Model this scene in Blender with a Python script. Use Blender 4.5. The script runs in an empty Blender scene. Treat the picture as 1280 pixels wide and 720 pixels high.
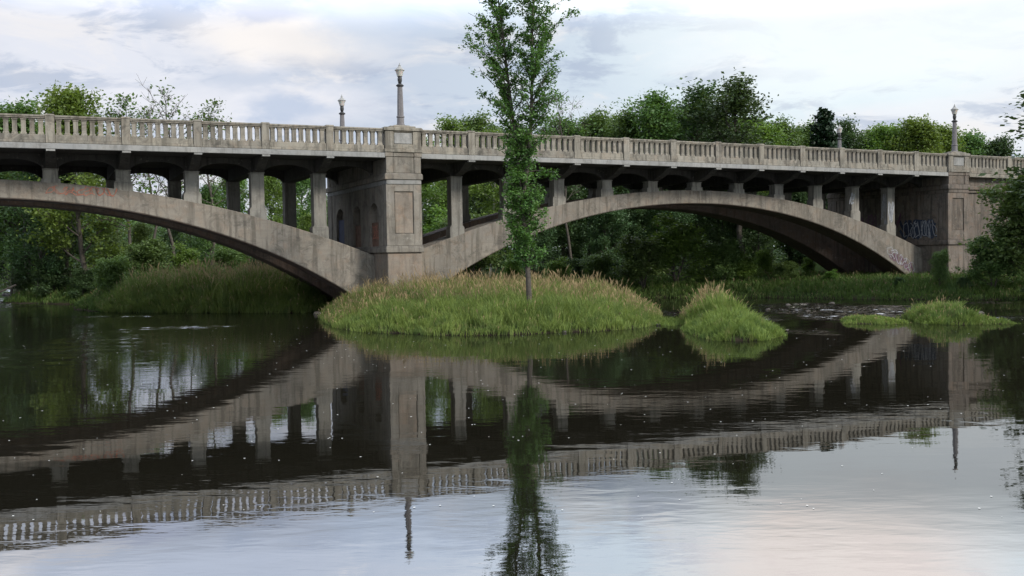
import bpy, math, random
import numpy as np
from mathutils import Vector, Matrix
R = math.radians
rnd = random.Random(7)
sc = bpy.context.scene
COL = sc.collection
CAM_Z = 2.662; F = 1283.4; TH = 0.43525; PITCH = 0.0318; ROLL = -0.01629
L = 2.88613; BX, BY = -1.83, 49.5            # bay length and foot of the bridge's own origin
LX, LY = math.cos(TH), math.sin(TH)

# ------------------------------------------------------------------ camera
cam = bpy.data.cameras.new('camera'); camo = bpy.data.objects.new('camera', cam); COL.objects.link(camo)
cam.sensor_width = 36; cam.lens = F/1280*36; cam.clip_end = 3000; cam.clip_start = .1
Rv = Vector((1, 0, 0)); Uv = Vector((0, math.sin(PITCH), math.cos(PITCH))); Fv = Vector((0, math.cos(PITCH), -math.sin(PITCH)))
R2 = Rv*math.cos(ROLL) + Uv*math.sin(ROLL); U2 = Uv*math.cos(ROLL) - Rv*math.sin(ROLL)
m = Matrix((( R2.x, U2.x, -Fv.x, 0), (R2.y, U2.y, -Fv.y, 0), (R2.z, U2.z, -Fv.z, CAM_Z), (0, 0, 0, 1)))
camo.matrix_world = m
sc.camera = camo

# ------------------------------------------------------------------ helpers
def tag(o, label=None, cat=None, group=None, kind=None):
    if label: o['label'] = label
    if cat: o['category'] = cat
    if group: o['group'] = group
    if kind: o['kind'] = kind
    return o
def empty(name, loc=(0, 0, 0), rz=0):
    o = bpy.data.objects.new(name, None); COL.objects.link(o); o.location = loc; o.rotation_euler = (0, 0, rz)
    o.empty_display_size = .3
    return o
def link(name, me, mat, parent=None, loc=(0, 0, 0)):
    o = bpy.data.objects.new(name, me); COL.objects.link(o); o.location = loc
    if mat and not me.materials: me.materials.append(mat)
    if parent: o.parent = parent
    return o
def copy_tree(o, parent=None):
    c = o.copy(); COL.objects.link(c)
    if parent: c.parent = parent
    for ch in list(o.children): copy_tree(ch, c)
    return c
def np_mesh(name, V, Fc, attr=None, smooth=False):
    """V (n,3), Fc (m,k) equal sized faces"""
    me = bpy.data.meshes.new(name)
    V = np.asarray(V, np.float32); Fc = np.asarray(Fc, np.int32)
    n, k = Fc.shape
    me.vertices.add(len(V)); me.vertices.foreach_set('co', V.ravel())
    me.loops.add(n*k); me.loops.foreach_set('vertex_index', Fc.ravel())
    me.polygons.add(n); me.polygons.foreach_set('loop_start', np.arange(0, n*k, k, dtype=np.int32))
    try: me.polygons.foreach_set('loop_total', np.full(n, k, np.int32))
    except Exception: pass
    me.update(calc_edges=True)
    if attr:
        for nm, a in attr.items():
            at = me.attributes.new(nm, 'FLOAT', 'POINT'); at.data.foreach_set('value', np.asarray(a, np.float32))
    if smooth: me.polygons.foreach_set('use_smooth', np.ones(n, bool))
    me.validate()
    return me

def camb(x):
    s = min(max(x/L, -14.5), 13.)
    return -0.00102*(s+1.2)**2 - 0.00585*(s+1.2)

class MB:
    def __init__(s): s.v = []; s.f = []
    def box(s, x0, x1, y0, y1, z0, z1, t=None):
        """t: (dx, dy) inset of the top"""
        b = len(s.v); tx, ty = t or (0, 0)
        s.v += [(x0, y0, z0), (x1, y0, z0), (x1, y1, z0), (x0, y1, z0), (x0+tx, y0+ty, z1), (x1-tx, y0+ty, z1), (x1-tx, y1-ty, z1), (x0+tx, y1-ty, z1)]
        s.f += [(b+3, b+2, b+1, b), (b+4, b+5, b+6, b+7), (b, b+1, b+5, b+4), (b+1, b+2, b+6, b+5), (b+2, b+3, b+7, b+6), (b+3, b, b+4, b+7)]
        return s
    def prism(s, poly, a0, a1, axis='y'):
        """poly in (x,z) for axis y, in (y,z) for axis x; closed solid with ngon caps"""
        b = len(s.v); n = len(poly)
        for a in (a0, a1):
            for p, q in poly: s.v.append((p, a, q) if axis == 'y' else (a, p, q))
        s.f.append(tuple(range(b, b+n))); s.f.append(tuple(range(b+2*n-1, b+n-1, -1)))
        for i in range(n): j = (i+1) % n; s.f.append((b+j, b+i, b+n+i, b+n+j))
        return s
    def strip(s, xs, lo, hi, y0, y1):
        """closed slab between curves lo(x), hi(x) over xs, from y0 to y1"""
        b = len(s.v); n = len(xs)
        for x, l, h in zip(xs, lo, hi): s.v += [(x, y0, l), (x, y0, h), (x, y1, h), (x, y1, l)]
        for i in range(n-1):
            p = b+4*i; q = p+4
            s.f += [(p, q, q+1, p+1), (p+1, q+1, q+2, p+2), (p+2, q+2, q+3, p+3), (p+3, q+3, q, p)]
        e = b+4*(n-1); s.f += [(b, b+1, b+2, b+3), (e+3, e+2, e+1, e)]
        return s
    def lathe(s, prof, n=16, c=(0, 0), sq=0):
        b = len(s.v)
        for r, z in prof:
            for i in range(n):
                a = 2*math.pi*i/n
                s.v.append((c[0]+r*math.cos(a), c[1]+r*math.sin(a), z))
        for k in range(len(prof)-1):
            for i in range(n):
                j = (i+1) % n; s.f.append((b+k*n+i, b+k*n+j, b+(k+1)*n+j, b+(k+1)*n+i))
        s.f.append(tuple(b+i for i in range(n-1, -1, -1))); t = b+(len(prof)-1)*n; s.f.append(tuple(t+i for i in range(n)))
        return s
    def ribbon(s, pts, wd, off):
        """flat stroke of paint; pts 3D, off = normal direction"""
        b = len(s.v); o = Vector(off)
        P = [Vector(p) for p in pts]
        for i, p in enumerate(P):
            t = (P[min(i+1, len(P)-1)]-P[max(i-1, 0)]); t.normalize()
            sd = t.cross(o)*wd/2
            s.v += [tuple(p+sd), tuple(p-sd)]
        for i in range(len(P)-1): s.f.append((b+2*i, b+2*i+1, b+2*i+3, b+2*i+2))
        return s
    def build(s, name, mat, parent=None, camber=False, bevel=0, smooth=False, loc=(0, 0, 0)):
        v = s.v
        if camber: v = [(x, y, z+camb(x)) for x, y, z in v]
        me = bpy.data.meshes.new(name); me.from_pydata(v, [], s.f); me.update()
        if smooth: me.polygons.foreach_set('use_smooth', np.ones(len(me.polygons), bool))
        o = link(name, me, mat, parent, loc)
        if bevel:
            md = o.modifiers.new('bevel', 'BEVEL'); md.width = bevel; md.segments = 1; md.limit_method = 'ANGLE'; md.angle_limit = R(40)
        return o

# ------------------------------------------------------------------ materials
def mat(name):
    m = bpy.data.materials.new(name); m.use_nodes = True; nt = m.node_tree
    return m, nt, nt.nodes['Principled BSDF']
class NG:
    def __init__(s, nt): s.nt = nt
    def n(s, t, **k):
        x = s.nt.nodes.new(t)
        for a, b in k.items(): setattr(x, a, b)
        return x
    def l(s, a, b): s.nt.links.new(a, b)
    def val(s, sock, v):
        if hasattr(v, 'is_output') or hasattr(v, 'links'): s.l(v, sock)
        else: sock.default_value = v
    def math(s, op, a, b=0., c=None, clamp=False):
        x = s.n('ShaderNodeMath', operation=op, use_clamp=clamp); s.val(x.inputs[0], a); s.val(x.inputs[1], b)
        if c is not None: s.val(x.inputs[2], c)
        return x.outputs[0]
    def noise(s, vec, scale, detail=4, rough=.55, dist=0., col=False):
        x = s.n('ShaderNodeTexNoise'); s.l(vec, x.inputs['Vector']); x.inputs['Scale'].default_value = scale
        x.inputs['Detail'].default_value = detail; x.inputs['Roughness'].default_value = rough; x.inputs['Distortion'].default_value = dist
        return x.outputs['Color' if col else 'Fac']
    def map(s, vec, sc_=(1, 1, 1), loc=(0, 0, 0), rot=(0, 0, 0)):
        x = s.n('ShaderNodeMapping'); s.l(vec, x.inputs[0]); x.inputs['Location'].default_value = loc; x.inputs['Rotation'].default_value = rot; x.inputs['Scale'].default_value = sc_
        return x.outputs[0]
    def rng(s, v, a, b, c=0., d=1., smooth=False):
        x = s.n('ShaderNodeMapRange'); s.val(x.inputs[0], v)
        for i, q in enumerate((a, b, c, d)): x.inputs[i+1].default_value = q
        if smooth: x.interpolation_type = 'SMOOTHSTEP'
        return x.outputs[0]
    def mix(s, f, a, b, mode='MIX'):
        x = s.n('ShaderNodeMix', data_type='RGBA', blend_type=mode); s.val(x.inputs[0], f)
        for i, q in ((6, a), (7, b)):
            if isinstance(q, tuple): x.inputs[i].default_value = (*q, 1) if len(q) == 3 else q
            else: s.l(q, x.inputs[i])
        return x.outputs[2]
    def bump(s, h, strength, dist):
        x = s.n('ShaderNodeBump'); s.l(h, x.inputs['Height']); x.inputs['Strength'].default_value = strength; x.inputs['Distance'].default_value = dist
        return x.outputs[0]

def concrete(name, base=(.36, .325, .275), warm=.35, stain=.6, streak=.5, boards=0.):
    m, nt, bs = mat(name); g = NG(nt)
    tc = g.n('ShaderNodeTexCoord').outputs['Object']
    oi = g.n('ShaderNodeObjectInfo')
    pv = g.n('ShaderNodeVectorMath', operation='ADD'); g.l(tc, pv.inputs[0])
    cx = g.n('ShaderNodeCombineXYZ'); g.l(g.math('MULTIPLY', oi.outputs['Random'], 37.), cx.inputs[0]); g.l(g.math('MULTIPLY', oi.outputs['Random'], 11.), cx.inputs[1]); g.l(cx.outputs[0], pv.inputs[1])
    p = pv.outputs[0]
    big = g.noise(p, .45, 5, .6)
    mid = g.noise(p, 2.3, 6, .65, .4)
    fine = g.noise(p, 22, 4, .7)
    streaks = g.noise(g.map(p, (3.2, 3.2, .28)), 1.6, 5, .6, .3)
    hor = g.noise(g.map(p, (.5, .5, 7)), 1.1, 3, .5)
    c = g.mix(g.rng(big, .35, .65), base, tuple(q*f for q, f in zip(base, (.86, .88, .93))))
    c = g.mix(g.math('MULTIPLY', g.rng(mid, .48, .66), warm), c, (base[0]*1.0, base[1]*.8, base[2]*.68))
    c = g.mix(g.math('MULTIPLY', g.rng(streaks, .49, .63), streak*1.15), c, tuple(q*.32 for q in base))
    c = g.mix(g.math('MULTIPLY', g.rng(g.noise(p, 1.3, 8, .78, .7), .49, .62), stain*1.1), c, (.065, .062, .055))
    c = g.mix(g.math('MULTIPLY', g.rng(g.noise(g.map(p, (1, 1, .5), loc=(5, 3, 8)), .55, 6, .7, 1.), .53, .66), .6*min(1, stain*1.6)), c, tuple(q*.52 for q in base))
    c = g.mix(g.math('MULTIPLY', g.rng(g.noise(p, 5, 5, .7, .2), .6, .74), .45), c, (.5, .47, .42))
    c = g.mix(g.math('MULTIPLY', g.rng(hor, .45, .7), boards), c, tuple(q*.7 for q in base))
    c = g.mix(g.rng(fine, .3, .7, .0, .22), c, tuple(q*.5 for q in base))
    hs = g.n('ShaderNodeHueSaturation'); g.l(c, hs.inputs['Color']); g.l(g.rng(oi.outputs['Random'], 0, 1, .86, 1.1), hs.inputs['Value']); c = hs.outputs[0]
    g.l(c, bs.inputs['Base Color']); bs.inputs['Roughness'].default_value = .9; bs.inputs['Specular IOR Level'].default_value = .25
    hh = g.math('ADD', g.math('MULTIPLY', fine, .35), g.math('MULTIPLY', mid, 1.)); hh = g.math('ADD', hh, g.math('MULTIPLY', hor, .6*boards))
    g.l(g.bump(hh, .6, .03), bs.inputs['Normal'])
    return m
def plain(name, col, rough=.6, metal=0., var=.15, scale=6, em=None):
    m, nt, bs = mat(name); g = NG(nt)
    tc = g.n('ShaderNodeTexCoord').outputs['Object']
    n = g.noise(tc, scale, 5, .6)
    g.l(g.mix(g.rng(n, .3, .7), tuple(q*(1-var) for q in col), tuple(min(1, q*(1+var)) for q in col)), bs.inputs['Base Color'])
    bs.inputs['Roughness'].default_value = rough; bs.inputs['Metallic'].default_value = metal
    return m
def leafmat(name, c1, c2, trans=.35, c3=None):
    m, nt, bs = mat(name); g = NG(nt)
    tc = g.n('ShaderNodeTexCoord').outputs['Object']; oi = g.n('ShaderNodeObjectInfo').outputs['Random']
    at = g.n('ShaderNodeAttribute'); at.attribute_name = 'rnd'
    f = g.math('ADD', g.math('MULTIPLY', at.outputs['Fac'], .6), g.math('MULTIPLY', g.rng(g.noise(tc, .7, 3), .35, .65), .4))
    c = g.mix(f, c1, c2)
    hs = g.n('ShaderNodeHueSaturation'); g.l(c, hs.inputs['Color']); g.l(g.rng(oi, 0, 1, .482, .515), hs.inputs['Hue']); g.l(g.rng(oi, 0, 1, .85, 1.15), hs.inputs['Value'])
    c = hs.outputs[0]
    bs.inputs['Roughness'].default_value = .5; bs.inputs['Specular IOR Level'].default_value = .3; g.l(c, bs.inputs['Base Color'])
    tr = g.n('ShaderNodeBsdfTranslucent'); g.l(g.mix(1., c, (1.3, 1.25, .6), 'MULTIPLY'), tr.inputs[0])
    mx = g.n('ShaderNodeMixShader'); mx.inputs[0].default_value = trans; g.l(bs.outputs[0], mx.inputs[1]); g.l(tr.outputs[0], mx.inputs[2])
    g.l(mx.outputs[0], nt.nodes['Material Output'].inputs[0])
    return m
def grassmat(name, root, mid, tip, tipstart=.75):
    m, nt, bs = mat(name); g = NG(nt)
    t = g.n('ShaderNodeAttribute'); t.attribute_name = 'along'; r = g.n('ShaderNodeAttribute'); r.attribute_name = 'rnd'; sd = g.n('ShaderNodeAttribute'); sd.attribute_name = 'seed'
    tc = g.n('ShaderNodeTexCoord').outputs['Object']
    c = g.mix(g.rng(t.outputs['Fac'], 0, .6), root, mid)
    c = g.mix(g.math('MULTIPLY', r.outputs['Fac'], .5), c, tuple(q*f for q, f in zip(mid, (1.5, 1.25, .9))))
    c = g.mix(g.rng(g.noise(tc, .45, 3), .4, .65, 0, .45), c, tuple(q*.7 for q in mid))
    c = g.mix(g.rng(g.noise(tc, 1.4, 4, .6), .52, .62, 0, .6), c, (mid[0]*.55, mid[1]*.62, mid[2]*.8))
    c = g.mix(g.math('MULTIPLY', g.rng(g.noise(tc, 2.1, 4, .6, .4), .57, .66, 0, .6), g.rng(r.outputs['Fac'], .3, .5)), c, (.30, .25, .13))
    c = g.mix(sd.outputs['Fac'], c, tip)
    g.l(c, bs.inputs['Base Color']); bs.inputs['Roughness'].default_value = .6; bs.inputs['Specular IOR Level'].default_value = .2
    tr = g.n('ShaderNodeBsdfTranslucent'); g.l(c, tr.inputs[0])
    mx = g.n('ShaderNodeMixShader'); mx.inputs[0].default_value = .35; g.l(bs.outputs[0], mx.inputs[1]); g.l(tr.outputs[0], mx.inputs[2])
    g.l(mx.outputs[0], nt.nodes['Material Output'].inputs[0])
    return m

M = dict(
    rail=concrete('railing_concrete', (.31, .288, .24), .35, .6, .65),
    arch=concrete('arch_concrete', (.275, .25, .21), .45, .6, .6, .5),
    pier=concrete('pier_concrete', (.285, .262, .222), .4, .55, .5, .3),
    pinkpier=concrete('weathered_pinkish_concrete', (.315, .27, .22), .6, .35, .35, .3),
    col=concrete('column_concrete', (.30, .288, .252), .15, .35, .6, .15),
    inner=concrete('shade_darkened_brown_inner', (.17, .13, .105), .8, .7, .5, .5),  # brown far ribs, darkened so the colour carries the shade between the ribs
    soffit=concrete('shade_darkened_brown_soffit', (.13, .095, .078), .7, .6, .3, .6),  # brown underside with the arch's own shade put into the colour
    deck=concrete('deck_underside_concrete', (.07, .066, .06), .3, .6, .6, .2),  # base lowered to deepen the shade below the deck by colour
    abut=concrete('abutment_concrete', (.20, .172, .145), .6, .7, .7, .4),
    panel=concrete('grey_panel_concrete', (.33, .33, .315), .1, .3, .3),
    asphalt=plain('road_asphalt', (.05, .05, .052), .9),
    lampiron=plain('painted_lamp_standard', (.17, .16, .165), .45),
    lampdark=plain('dark_lamp_urn', (.035, .035, .035), .5),
    globe=None, lampcap=plain('weathered_grey_lamp_cap', (.30, .30, .29), .5),
    rock=plain('wet_river_rock', (.05, .043, .036), .6, 0, .4, 4),
    bark=plain('grey_brown_bark', (.075, .065, .054), .9, 0, .4, 9),
    birch=plain('pale_birch_bark', (.48, .46, .42), .8, 0, .25, 5),
    orange=plain('orange_brown_paint', (.17, .10, .07), .8, 0, .4, 3),
    blue=plain('dark_blue_recess_paint', (.03, .04, .085), .8, 0, .4, 3),
)
m_, nt_, bs_ = mat('frosted_lamp_globe'); bs_.inputs['Base Color'].default_value = (.52, .50, .46, 1); bs_.inputs['Roughness'].default_value = .35; bs_.inputs['Subsurface Weight'].default_value = .3; M['globe'] = m_

LF = dict(
    main=leafmat('poplar_leaves', (.045, .105, .03), (.125, .235, .055), .3),
    bright=leafmat('bright_broad_leaves', (.085, .155, .04), (.19, .30, .07), .4),
    mid=leafmat('mid_green_leaves', (.06, .115, .038), (.145, .235, .075), .35),
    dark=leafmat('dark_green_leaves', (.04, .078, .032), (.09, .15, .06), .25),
    needle=leafmat('dark_needles', (.012, .03, .015), (.022, .05, .022), .1),
)

# ------------------------------------------------------------------ terrain
BANK = np.array([(-37, 78), (-34.5, 69), (-27.5, 65), (-24.5, 58), (-21.7, 54.6), (-15, 51.8), (-10.4, 50.6), (-9.6, 54), (-9, 60), (-2, 63.4), (6, 62.3), (14.7, 58.8), (20.8, 53.8), (26, 51.6), (40, 48), (80, 36), (400, 10), (400, 600), (-90, 600), (-50, 130)], float)
ISL = np.array([(-6.4, 38.2), (-5.3, 36.6), (-4, 35.9), (-2.4, 34.6), (-.6, 34.2), (2.2, 35.0), (4.1, 35.9), (5.0, 37.4), (5.9, 41), (6.3, 45), (5, 50), (0, 53), (-4.5, 56), (-8, 59.5), (-10.4, 59), (-8.8, 53), (-8.6, 47), (-7.6, 42)], float)
ISL2 = np.array([(6.3, 37), (5.8, 33), (6.2, 30.7), (7.3, 30.4), (8.5, 32.1), (8.9, 36), (8.3, 41), (6.9, 41)], float)
ISL3 = np.array([(12.0, 37.0), (13.2, 36.4), (14.1, 36.6), (14.1, 38.6), (12.7, 39.2)], float)
ISL4 = np.array([(14.75, 36.3), (15.6, 35.5), (17.4, 35.7), (17.4, 37.2), (16.6, 39.8), (15.0, 39.6)], float)
NEAR = np.array([(-400, -400), (400, -400), (400, -6), (30, 1), (12, 2.0), (0, 1.2), (-12, 2.5), (-40, 8), (-400, 60)], float)
def sdist(P, x, y):
    """signed distance, positive inside"""
    d = np.full(x.shape, 1e9); ins = np.zeros(x.shape, bool); n = len(P)
    for i in range(n):
        ax, ay = P[i]; bx, by = P[(i+1) % n]
        ex, ey = bx-ax, by-ay
        t = np.clip(((x-ax)*ex+(y-ay)*ey)/(ex*ex+ey*ey), 0, 1)
        d = np.minimum(d, np.hypot(x-ax-t*ex, y-ay-t*ey))
        c = ((ay > y) != (by > y)) & (x < (bx-ax)*(y-ay)/((by-ay) if by != ay else 1e-9)+ax)
        ins ^= c
    return np.where(ins, d, -d)
def wob(x, y, s=1.): return (np.sin(x*1.3*s+y*.7*s)+np.sin(x*.6*s-y*1.1*s+2)+.5*np.sin(x*2.7*s+1)+.5*np.sin(y*3.1*s))/3
def height(x, y):
    x = np.asarray(x, float); y = np.asarray(y, float)
    h = np.full(x.shape, -.9)
    def land(P, slope, top, w=.25):
        d = sdist(P, x, y)+w*wob(x, y, 1.6)
        return np.where(d > 0, .02+top*(1-np.exp(-np.maximum(d, 0)*slope/top)), np.maximum(d*.5, -.9))
    for a in ((ISL, .22, .55, .18), (ISL2, .3, .3, .12), (ISL3, .12, .08, .08), (ISL4, .25, .25, .1), (NEAR, .5, 1.5, .3)):
        h = np.maximum(h, land(*a))
    b = land(BANK, .3, .8, .35)
    # embankment behind the right abutment, following the road
    lx = (x-BX)*LX+(y-BY)*LY; ly = -(x-BX)*LY+(y-BY)*LX
    up = np.clip((lx-33.5)/10, 0, 1)*np.clip((ly+9)/8, 0, 1)*np.clip((22-ly)/8, 0, 1)
    b = np.where(b > 0, b+up*5.4, b)
    far = np.clip((y-85)/90, 0, 1)*2.5
    b = np.where(b > 0, b+far, b)
    lup = np.clip((-38.3-lx)/8, 0, 1)*np.clip((ly+9)/8, 0, 1)*np.clip((22-ly)/8, 0, 1)
    h = np.maximum(h, b)
    h = np.where(lup > 0, np.maximum(h, -.9+lup*8.0), h)
    return h
def axis(a, b, core0, core1, fine, n_out):
    t = np.linspace(0, 1, n_out+1)[1:]**2.2
    return np.concatenate([(core0-(core0-a)*t)[::-1], np.arange(core0, core1, fine), [core1], core1+(b-core1)*t])
xs = axis(-900, 900, -34, 40, .35, 22); ys = axis(-300, 1500, 0, 82, .35, 24)
GX, GY = np.meshgrid(xs, ys); GZ = height(GX, GY) + .05*wob(GX, GY, 2.3)*(np.abs(GX) < 60)
nx, ny = len(xs), len(ys); idx = np.arange(nx*ny).reshape(ny, nx)
me = np_mesh('ground', np.stack([GX, GY, GZ], -1).reshape(-1, 3), np.stack([idx[:-1, :-1], idx[:-1, 1:], idx[1:, 1:], idx[1:, :-1]], -1).reshape(-1, 4), smooth=True)
gm, nt, bs = mat('bank_soil_and_low_plants'); g = NG(nt); tc = g.n('ShaderNodeTexCoord').outputs['Object']
sep = g.n('ShaderNodeSeparateXYZ'); g.l(tc, sep.inputs[0])
c = g.mix(g.rng(g.noise(tc, .8, 6, .65), .35, .65), (.03, .045, .016), (.055, .085, .025))
c = g.mix(g.rng(sep.outputs[2], .02, .22), (.035, .028, .02), c)
g.l(c, bs.inputs['Base Color']); bs.inputs['Roughness'].default_value = .95; bs.inputs['Specular IOR Level'].default_value = .05
g.l(g.bump(g.noise(tc, 5, 6, .7), .8, .15), bs.inputs['Normal'])
tag(link('ground', me, gm), kind='structure')

# ------------------------------------------------------------------ water
wm, nt, bs = mat('dark_river_water'); g = NG(nt); nt.nodes.remove(bs)
pos = g.n('ShaderNodeNewGeometry').outputs['Position']; sp = g.n('ShaderNodeSeparateXYZ'); g.l(pos, sp.inputs[0])
def blob(cx, cy, rx, ry, soft=.6):
    ax = g.math('DIVIDE', g.math('SUBTRACT', sp.outputs[0], cx), rx); ay = g.math('DIVIDE', g.math('SUBTRACT', sp.outputs[1], cy), ry)
    d = g.math('SQRT', g.math('ADD', g.math('MULTIPLY', ax, ax), g.math('MULTIPLY', ay, ay)))
    return g.rng(d, 1+soft, 1-soft*.6, 0, 1, True)
ra = g.n('ShaderNodeAttribute'); ra.attribute_name = 'riffle'; rif = ra.outputs['Fac']
left = g.rng(sp.outputs[0], -2, -14, 0, 1, True); farw = g.rng(sp.outputs[1], 18, 34, 0, 1, True)
leftfar = g.math('MULTIPLY', left, farw)
big = g.noise(g.map(pos, (1, 1.5, 1)), .55, 2, .5)
n1 = g.noise(g.map(pos, (1, 2.4, 1)), 1.7, 2, .5, .3)
n2 = g.noise(g.map(pos, (1, 2.8, 1), rot=(0, 0, .25)), 6, 2, .55, .2)
n3 = g.noise(g.map(pos, (1, 1.6, 1)), 3.4, 4, .6, .5)
patch = g.rng(g.noise(g.map(pos, (.5, 1, 1)), .16, 3, .5), .42, .6, .35, 1.3)
h = g.math('ADD', g.math('MULTIPLY', big, .0045), g.math('MULTIPLY', g.math('MULTIPLY', n1, .0016), patch))
h = g.math('ADD', h, g.math('MULTIPLY', g.math('MULTIPLY', n2, .0003), patch))
h = g.math('ADD', h, g.math('MULTIPLY', n1, g.math('MULTIPLY', leftfar, .005)))
h = g.math('ADD', h, g.math('MULTIPLY', n3, g.math('MULTIPLY', rif, .012)))
bn = g.n('ShaderNodeBump'); bn.inputs['Strength'].default_value = 1; bn.inputs['Distance'].default_value = 1.; g.l(h, bn.inputs['Height'])
fr = g.n('ShaderNodeFresnel'); fr.inputs[0].default_value = 1.33; g.l(bn.outputs[0], fr.inputs[1])
gl = g.n('ShaderNodeBsdfGlossy'); gl.inputs['Roughness'].default_value = .008; gl.inputs['Color'].default_value = (.97, .98, 1, 1); g.l(bn.outputs[0], gl.inputs['Normal'])
df = g.n('ShaderNodeBsdfDiffuse'); df.inputs[0].default_value = (.010, .009, .006, 1)
mx = g.n('ShaderNodeMixShader'); g.l(g.math('MINIMUM', g.math('MULTIPLY', fr.outputs[0], 2.2), g.math('MULTIPLY_ADD', fr.outputs[0], .6, .18)), mx.inputs[0]); g.l(df.outputs[0], mx.inputs[1]); g.l(gl.outputs[0], mx.inputs[2])
fo = g.n('ShaderNodeBsdfDiffuse'); fo.inputs[0].default_value = (.6, .62, .64, 1)
foam = g.noise(g.map(pos, (.6, 1.0, 1)), 9, 6, .8, 1.2)
fm = g.math('MULTIPLY', g.rng(foam, .58, .66), g.rng(rif, .25, .9), clamp=True)
mx2 = g.n('ShaderNodeMixShader'); g.l(g.math('MULTIPLY', fm, .5), mx2.inputs[0]); g.l(mx.outputs[0], mx2.inputs[1]); g.l(fo.outputs[0], mx2.inputs[2])
g.l(mx2.outputs[0], nt.nodes['Material Output'].inputs[0])
def waxis(a, b, c0, c1, fine, n):
    t = np.linspace(0, 1, n+1)[1:]**2.5
    return np.concatenate([(c0-(c0-a)*t)[::-1], np.arange(c0, c1, fine), [c1], c1+(b-c1)*t])
wx = np.concatenate([np.linspace(-900, -110, 6)[:-1], np.arange(-110, -42, .3), waxis(-42.01, 900, -42, 27, .11, 10)[10:]])
wy = np.concatenate([waxis(-300, 66.01, 16, 66, .13, 10)[:-10], np.arange(66.2, 130, .35), np.linspace(131, 1500, 6)])
WX, WY = np.meshgrid(wx, wy); RF = np.zeros_like(WX); rs = np.random.RandomState(3)
edge = .25*(np.sin(WX*1.1+WY*.4)+np.sin(WX*.5-WY*1.3+1)+.6*np.sin(WX*2.3+2))
for cx_, cy_, rx_, ry_, am in ((14.2, 46, 4.8, 7.5, 1), (18.6, 38.6, 3, 1.8, .7), (9.8, 42, 1.6, 4, .9), (6.9, 45, 1.2, 3, .9), (-13.2, 41, 2.6, 1.2, .55), (-19, 50, 5, 1., .6), (-38, 66, 8, 20, 1.), (-60, 95, 22, 26, 1.), (-14.5, 28, 2.6, 12, .34), (-19, 42, 2.5, 3, .2), (9.8, 33.6, 1., 1.6, .5), (22, 50, 4, 2, .5)):
    d = np.hypot((WX-cx_)/rx_, (WY-cy_)/ry_)+edge*.5; RF = np.maximum(RF, am*np.clip(1.3-d, 0, 1)**1.3)
def waves(n, l0, l1, stretch=1.6):
    z = np.zeros_like(WX)
    for _ in range(n):
        lam = math.exp(rs.uniform(math.log(l0), math.log(l1))); a = rs.uniform(0, math.pi); k_ = 2*math.pi/lam
        z += lam*np.sin(k_*(math.cos(a)*WX+math.sin(a)*WY*stretch)+rs.uniform(0, 6.28))
    return z/math.sqrt(n)
WZ = RF*(.040*waves(30, .3, .9)+.018*waves(14, 1., 2.5))
WZ = np.where((WX > -109) & (WX < 26) & (WY > 16.5) & (WY < 129), WZ, 0)
wi = np.arange(WX.size).reshape(WX.shape)
me = np_mesh('river_water', np.stack([WX, WY, WZ], -1).reshape(-1, 3), np.stack([wi[:-1, :-1], wi[:-1, 1:], wi[1:, 1:], wi[1:, :-1]], -1).reshape(-1, 4), {'riffle': RF.ravel()}, smooth=True)
tag(link('river_water', me, wm), kind='structure')

# ------------------------------------------------------------------ bridge
W = 10.5; HP = .88                         # overall width, half width of a pier
PIERS = [-13.6, -1.2, 11.2]
bridge = empty('arch_bridge', (BX, BY, 0), TH)
tag(bridge, 'long weathered concrete arch bridge with balustrade and tall central pier crossing the river', 'bridge')
def ext(u): return 6.17-.098*u*u
def inn(u): return 5.40-.124*u*u-.0008*u**4
ribs = []
for cs in (-7.4, 5.0):
    for y0, y1 in ((2.0, 3.7), (7.0, 8.7)):
        us = np.linspace(-5.91, 5.91, 73)
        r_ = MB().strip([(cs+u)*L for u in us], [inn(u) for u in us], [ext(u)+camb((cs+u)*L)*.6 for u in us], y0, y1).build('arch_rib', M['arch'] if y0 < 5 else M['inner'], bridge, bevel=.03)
        ribs.append(r_)
    for y0, y1 in ((2.03, 3.67), (7.03, 8.67)):
        us = np.linspace(-5.9, 5.9, 61)
        MB().strip([(cs+u)*L for u in us], [inn(u)-.012 for u in us], [inn(u)+.05 for u in us], y0, y1).build('soffit_shade_lining', M['soffit'], bridge)  # thin dark lining added below each rib to stand for shade

def arched_wall(mb, a0, a1, z0, z1, opens, y0, y1, axis='x', n=14):
    """wall from a0 to a1, z0..z1 with arched openings (c, halfwidth, spring z, crown z)"""
    tmp = MB(); cur = a0
    for c, hw, zs, zc in opens:
        if c-hw > cur: tmp.box(cur, c-hw, y0, y1, z0, z1)
        xs_ = [c-hw*math.cos(math.pi*i/n) for i in range(n+1)]
        lo = [zs+(zc-zs)*math.sin(math.pi*i/n) for i in range(n+1)]
        tmp.strip(xs_, lo, [z1]*(n+1), y0, y1)
        cur = c+hw
    if cur < a1: tmp.box(cur, a1, y0, y1, z0, z1)
    b = len(mb.v)
    for x, y, z in tmp.v: mb.v.append((x, y, z) if axis == 'x' else (y, x, z))
    for f in tmp.f: mb.f.append(tuple(b+i for i in (f if axis == 'x' else f[::-1])))

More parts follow.
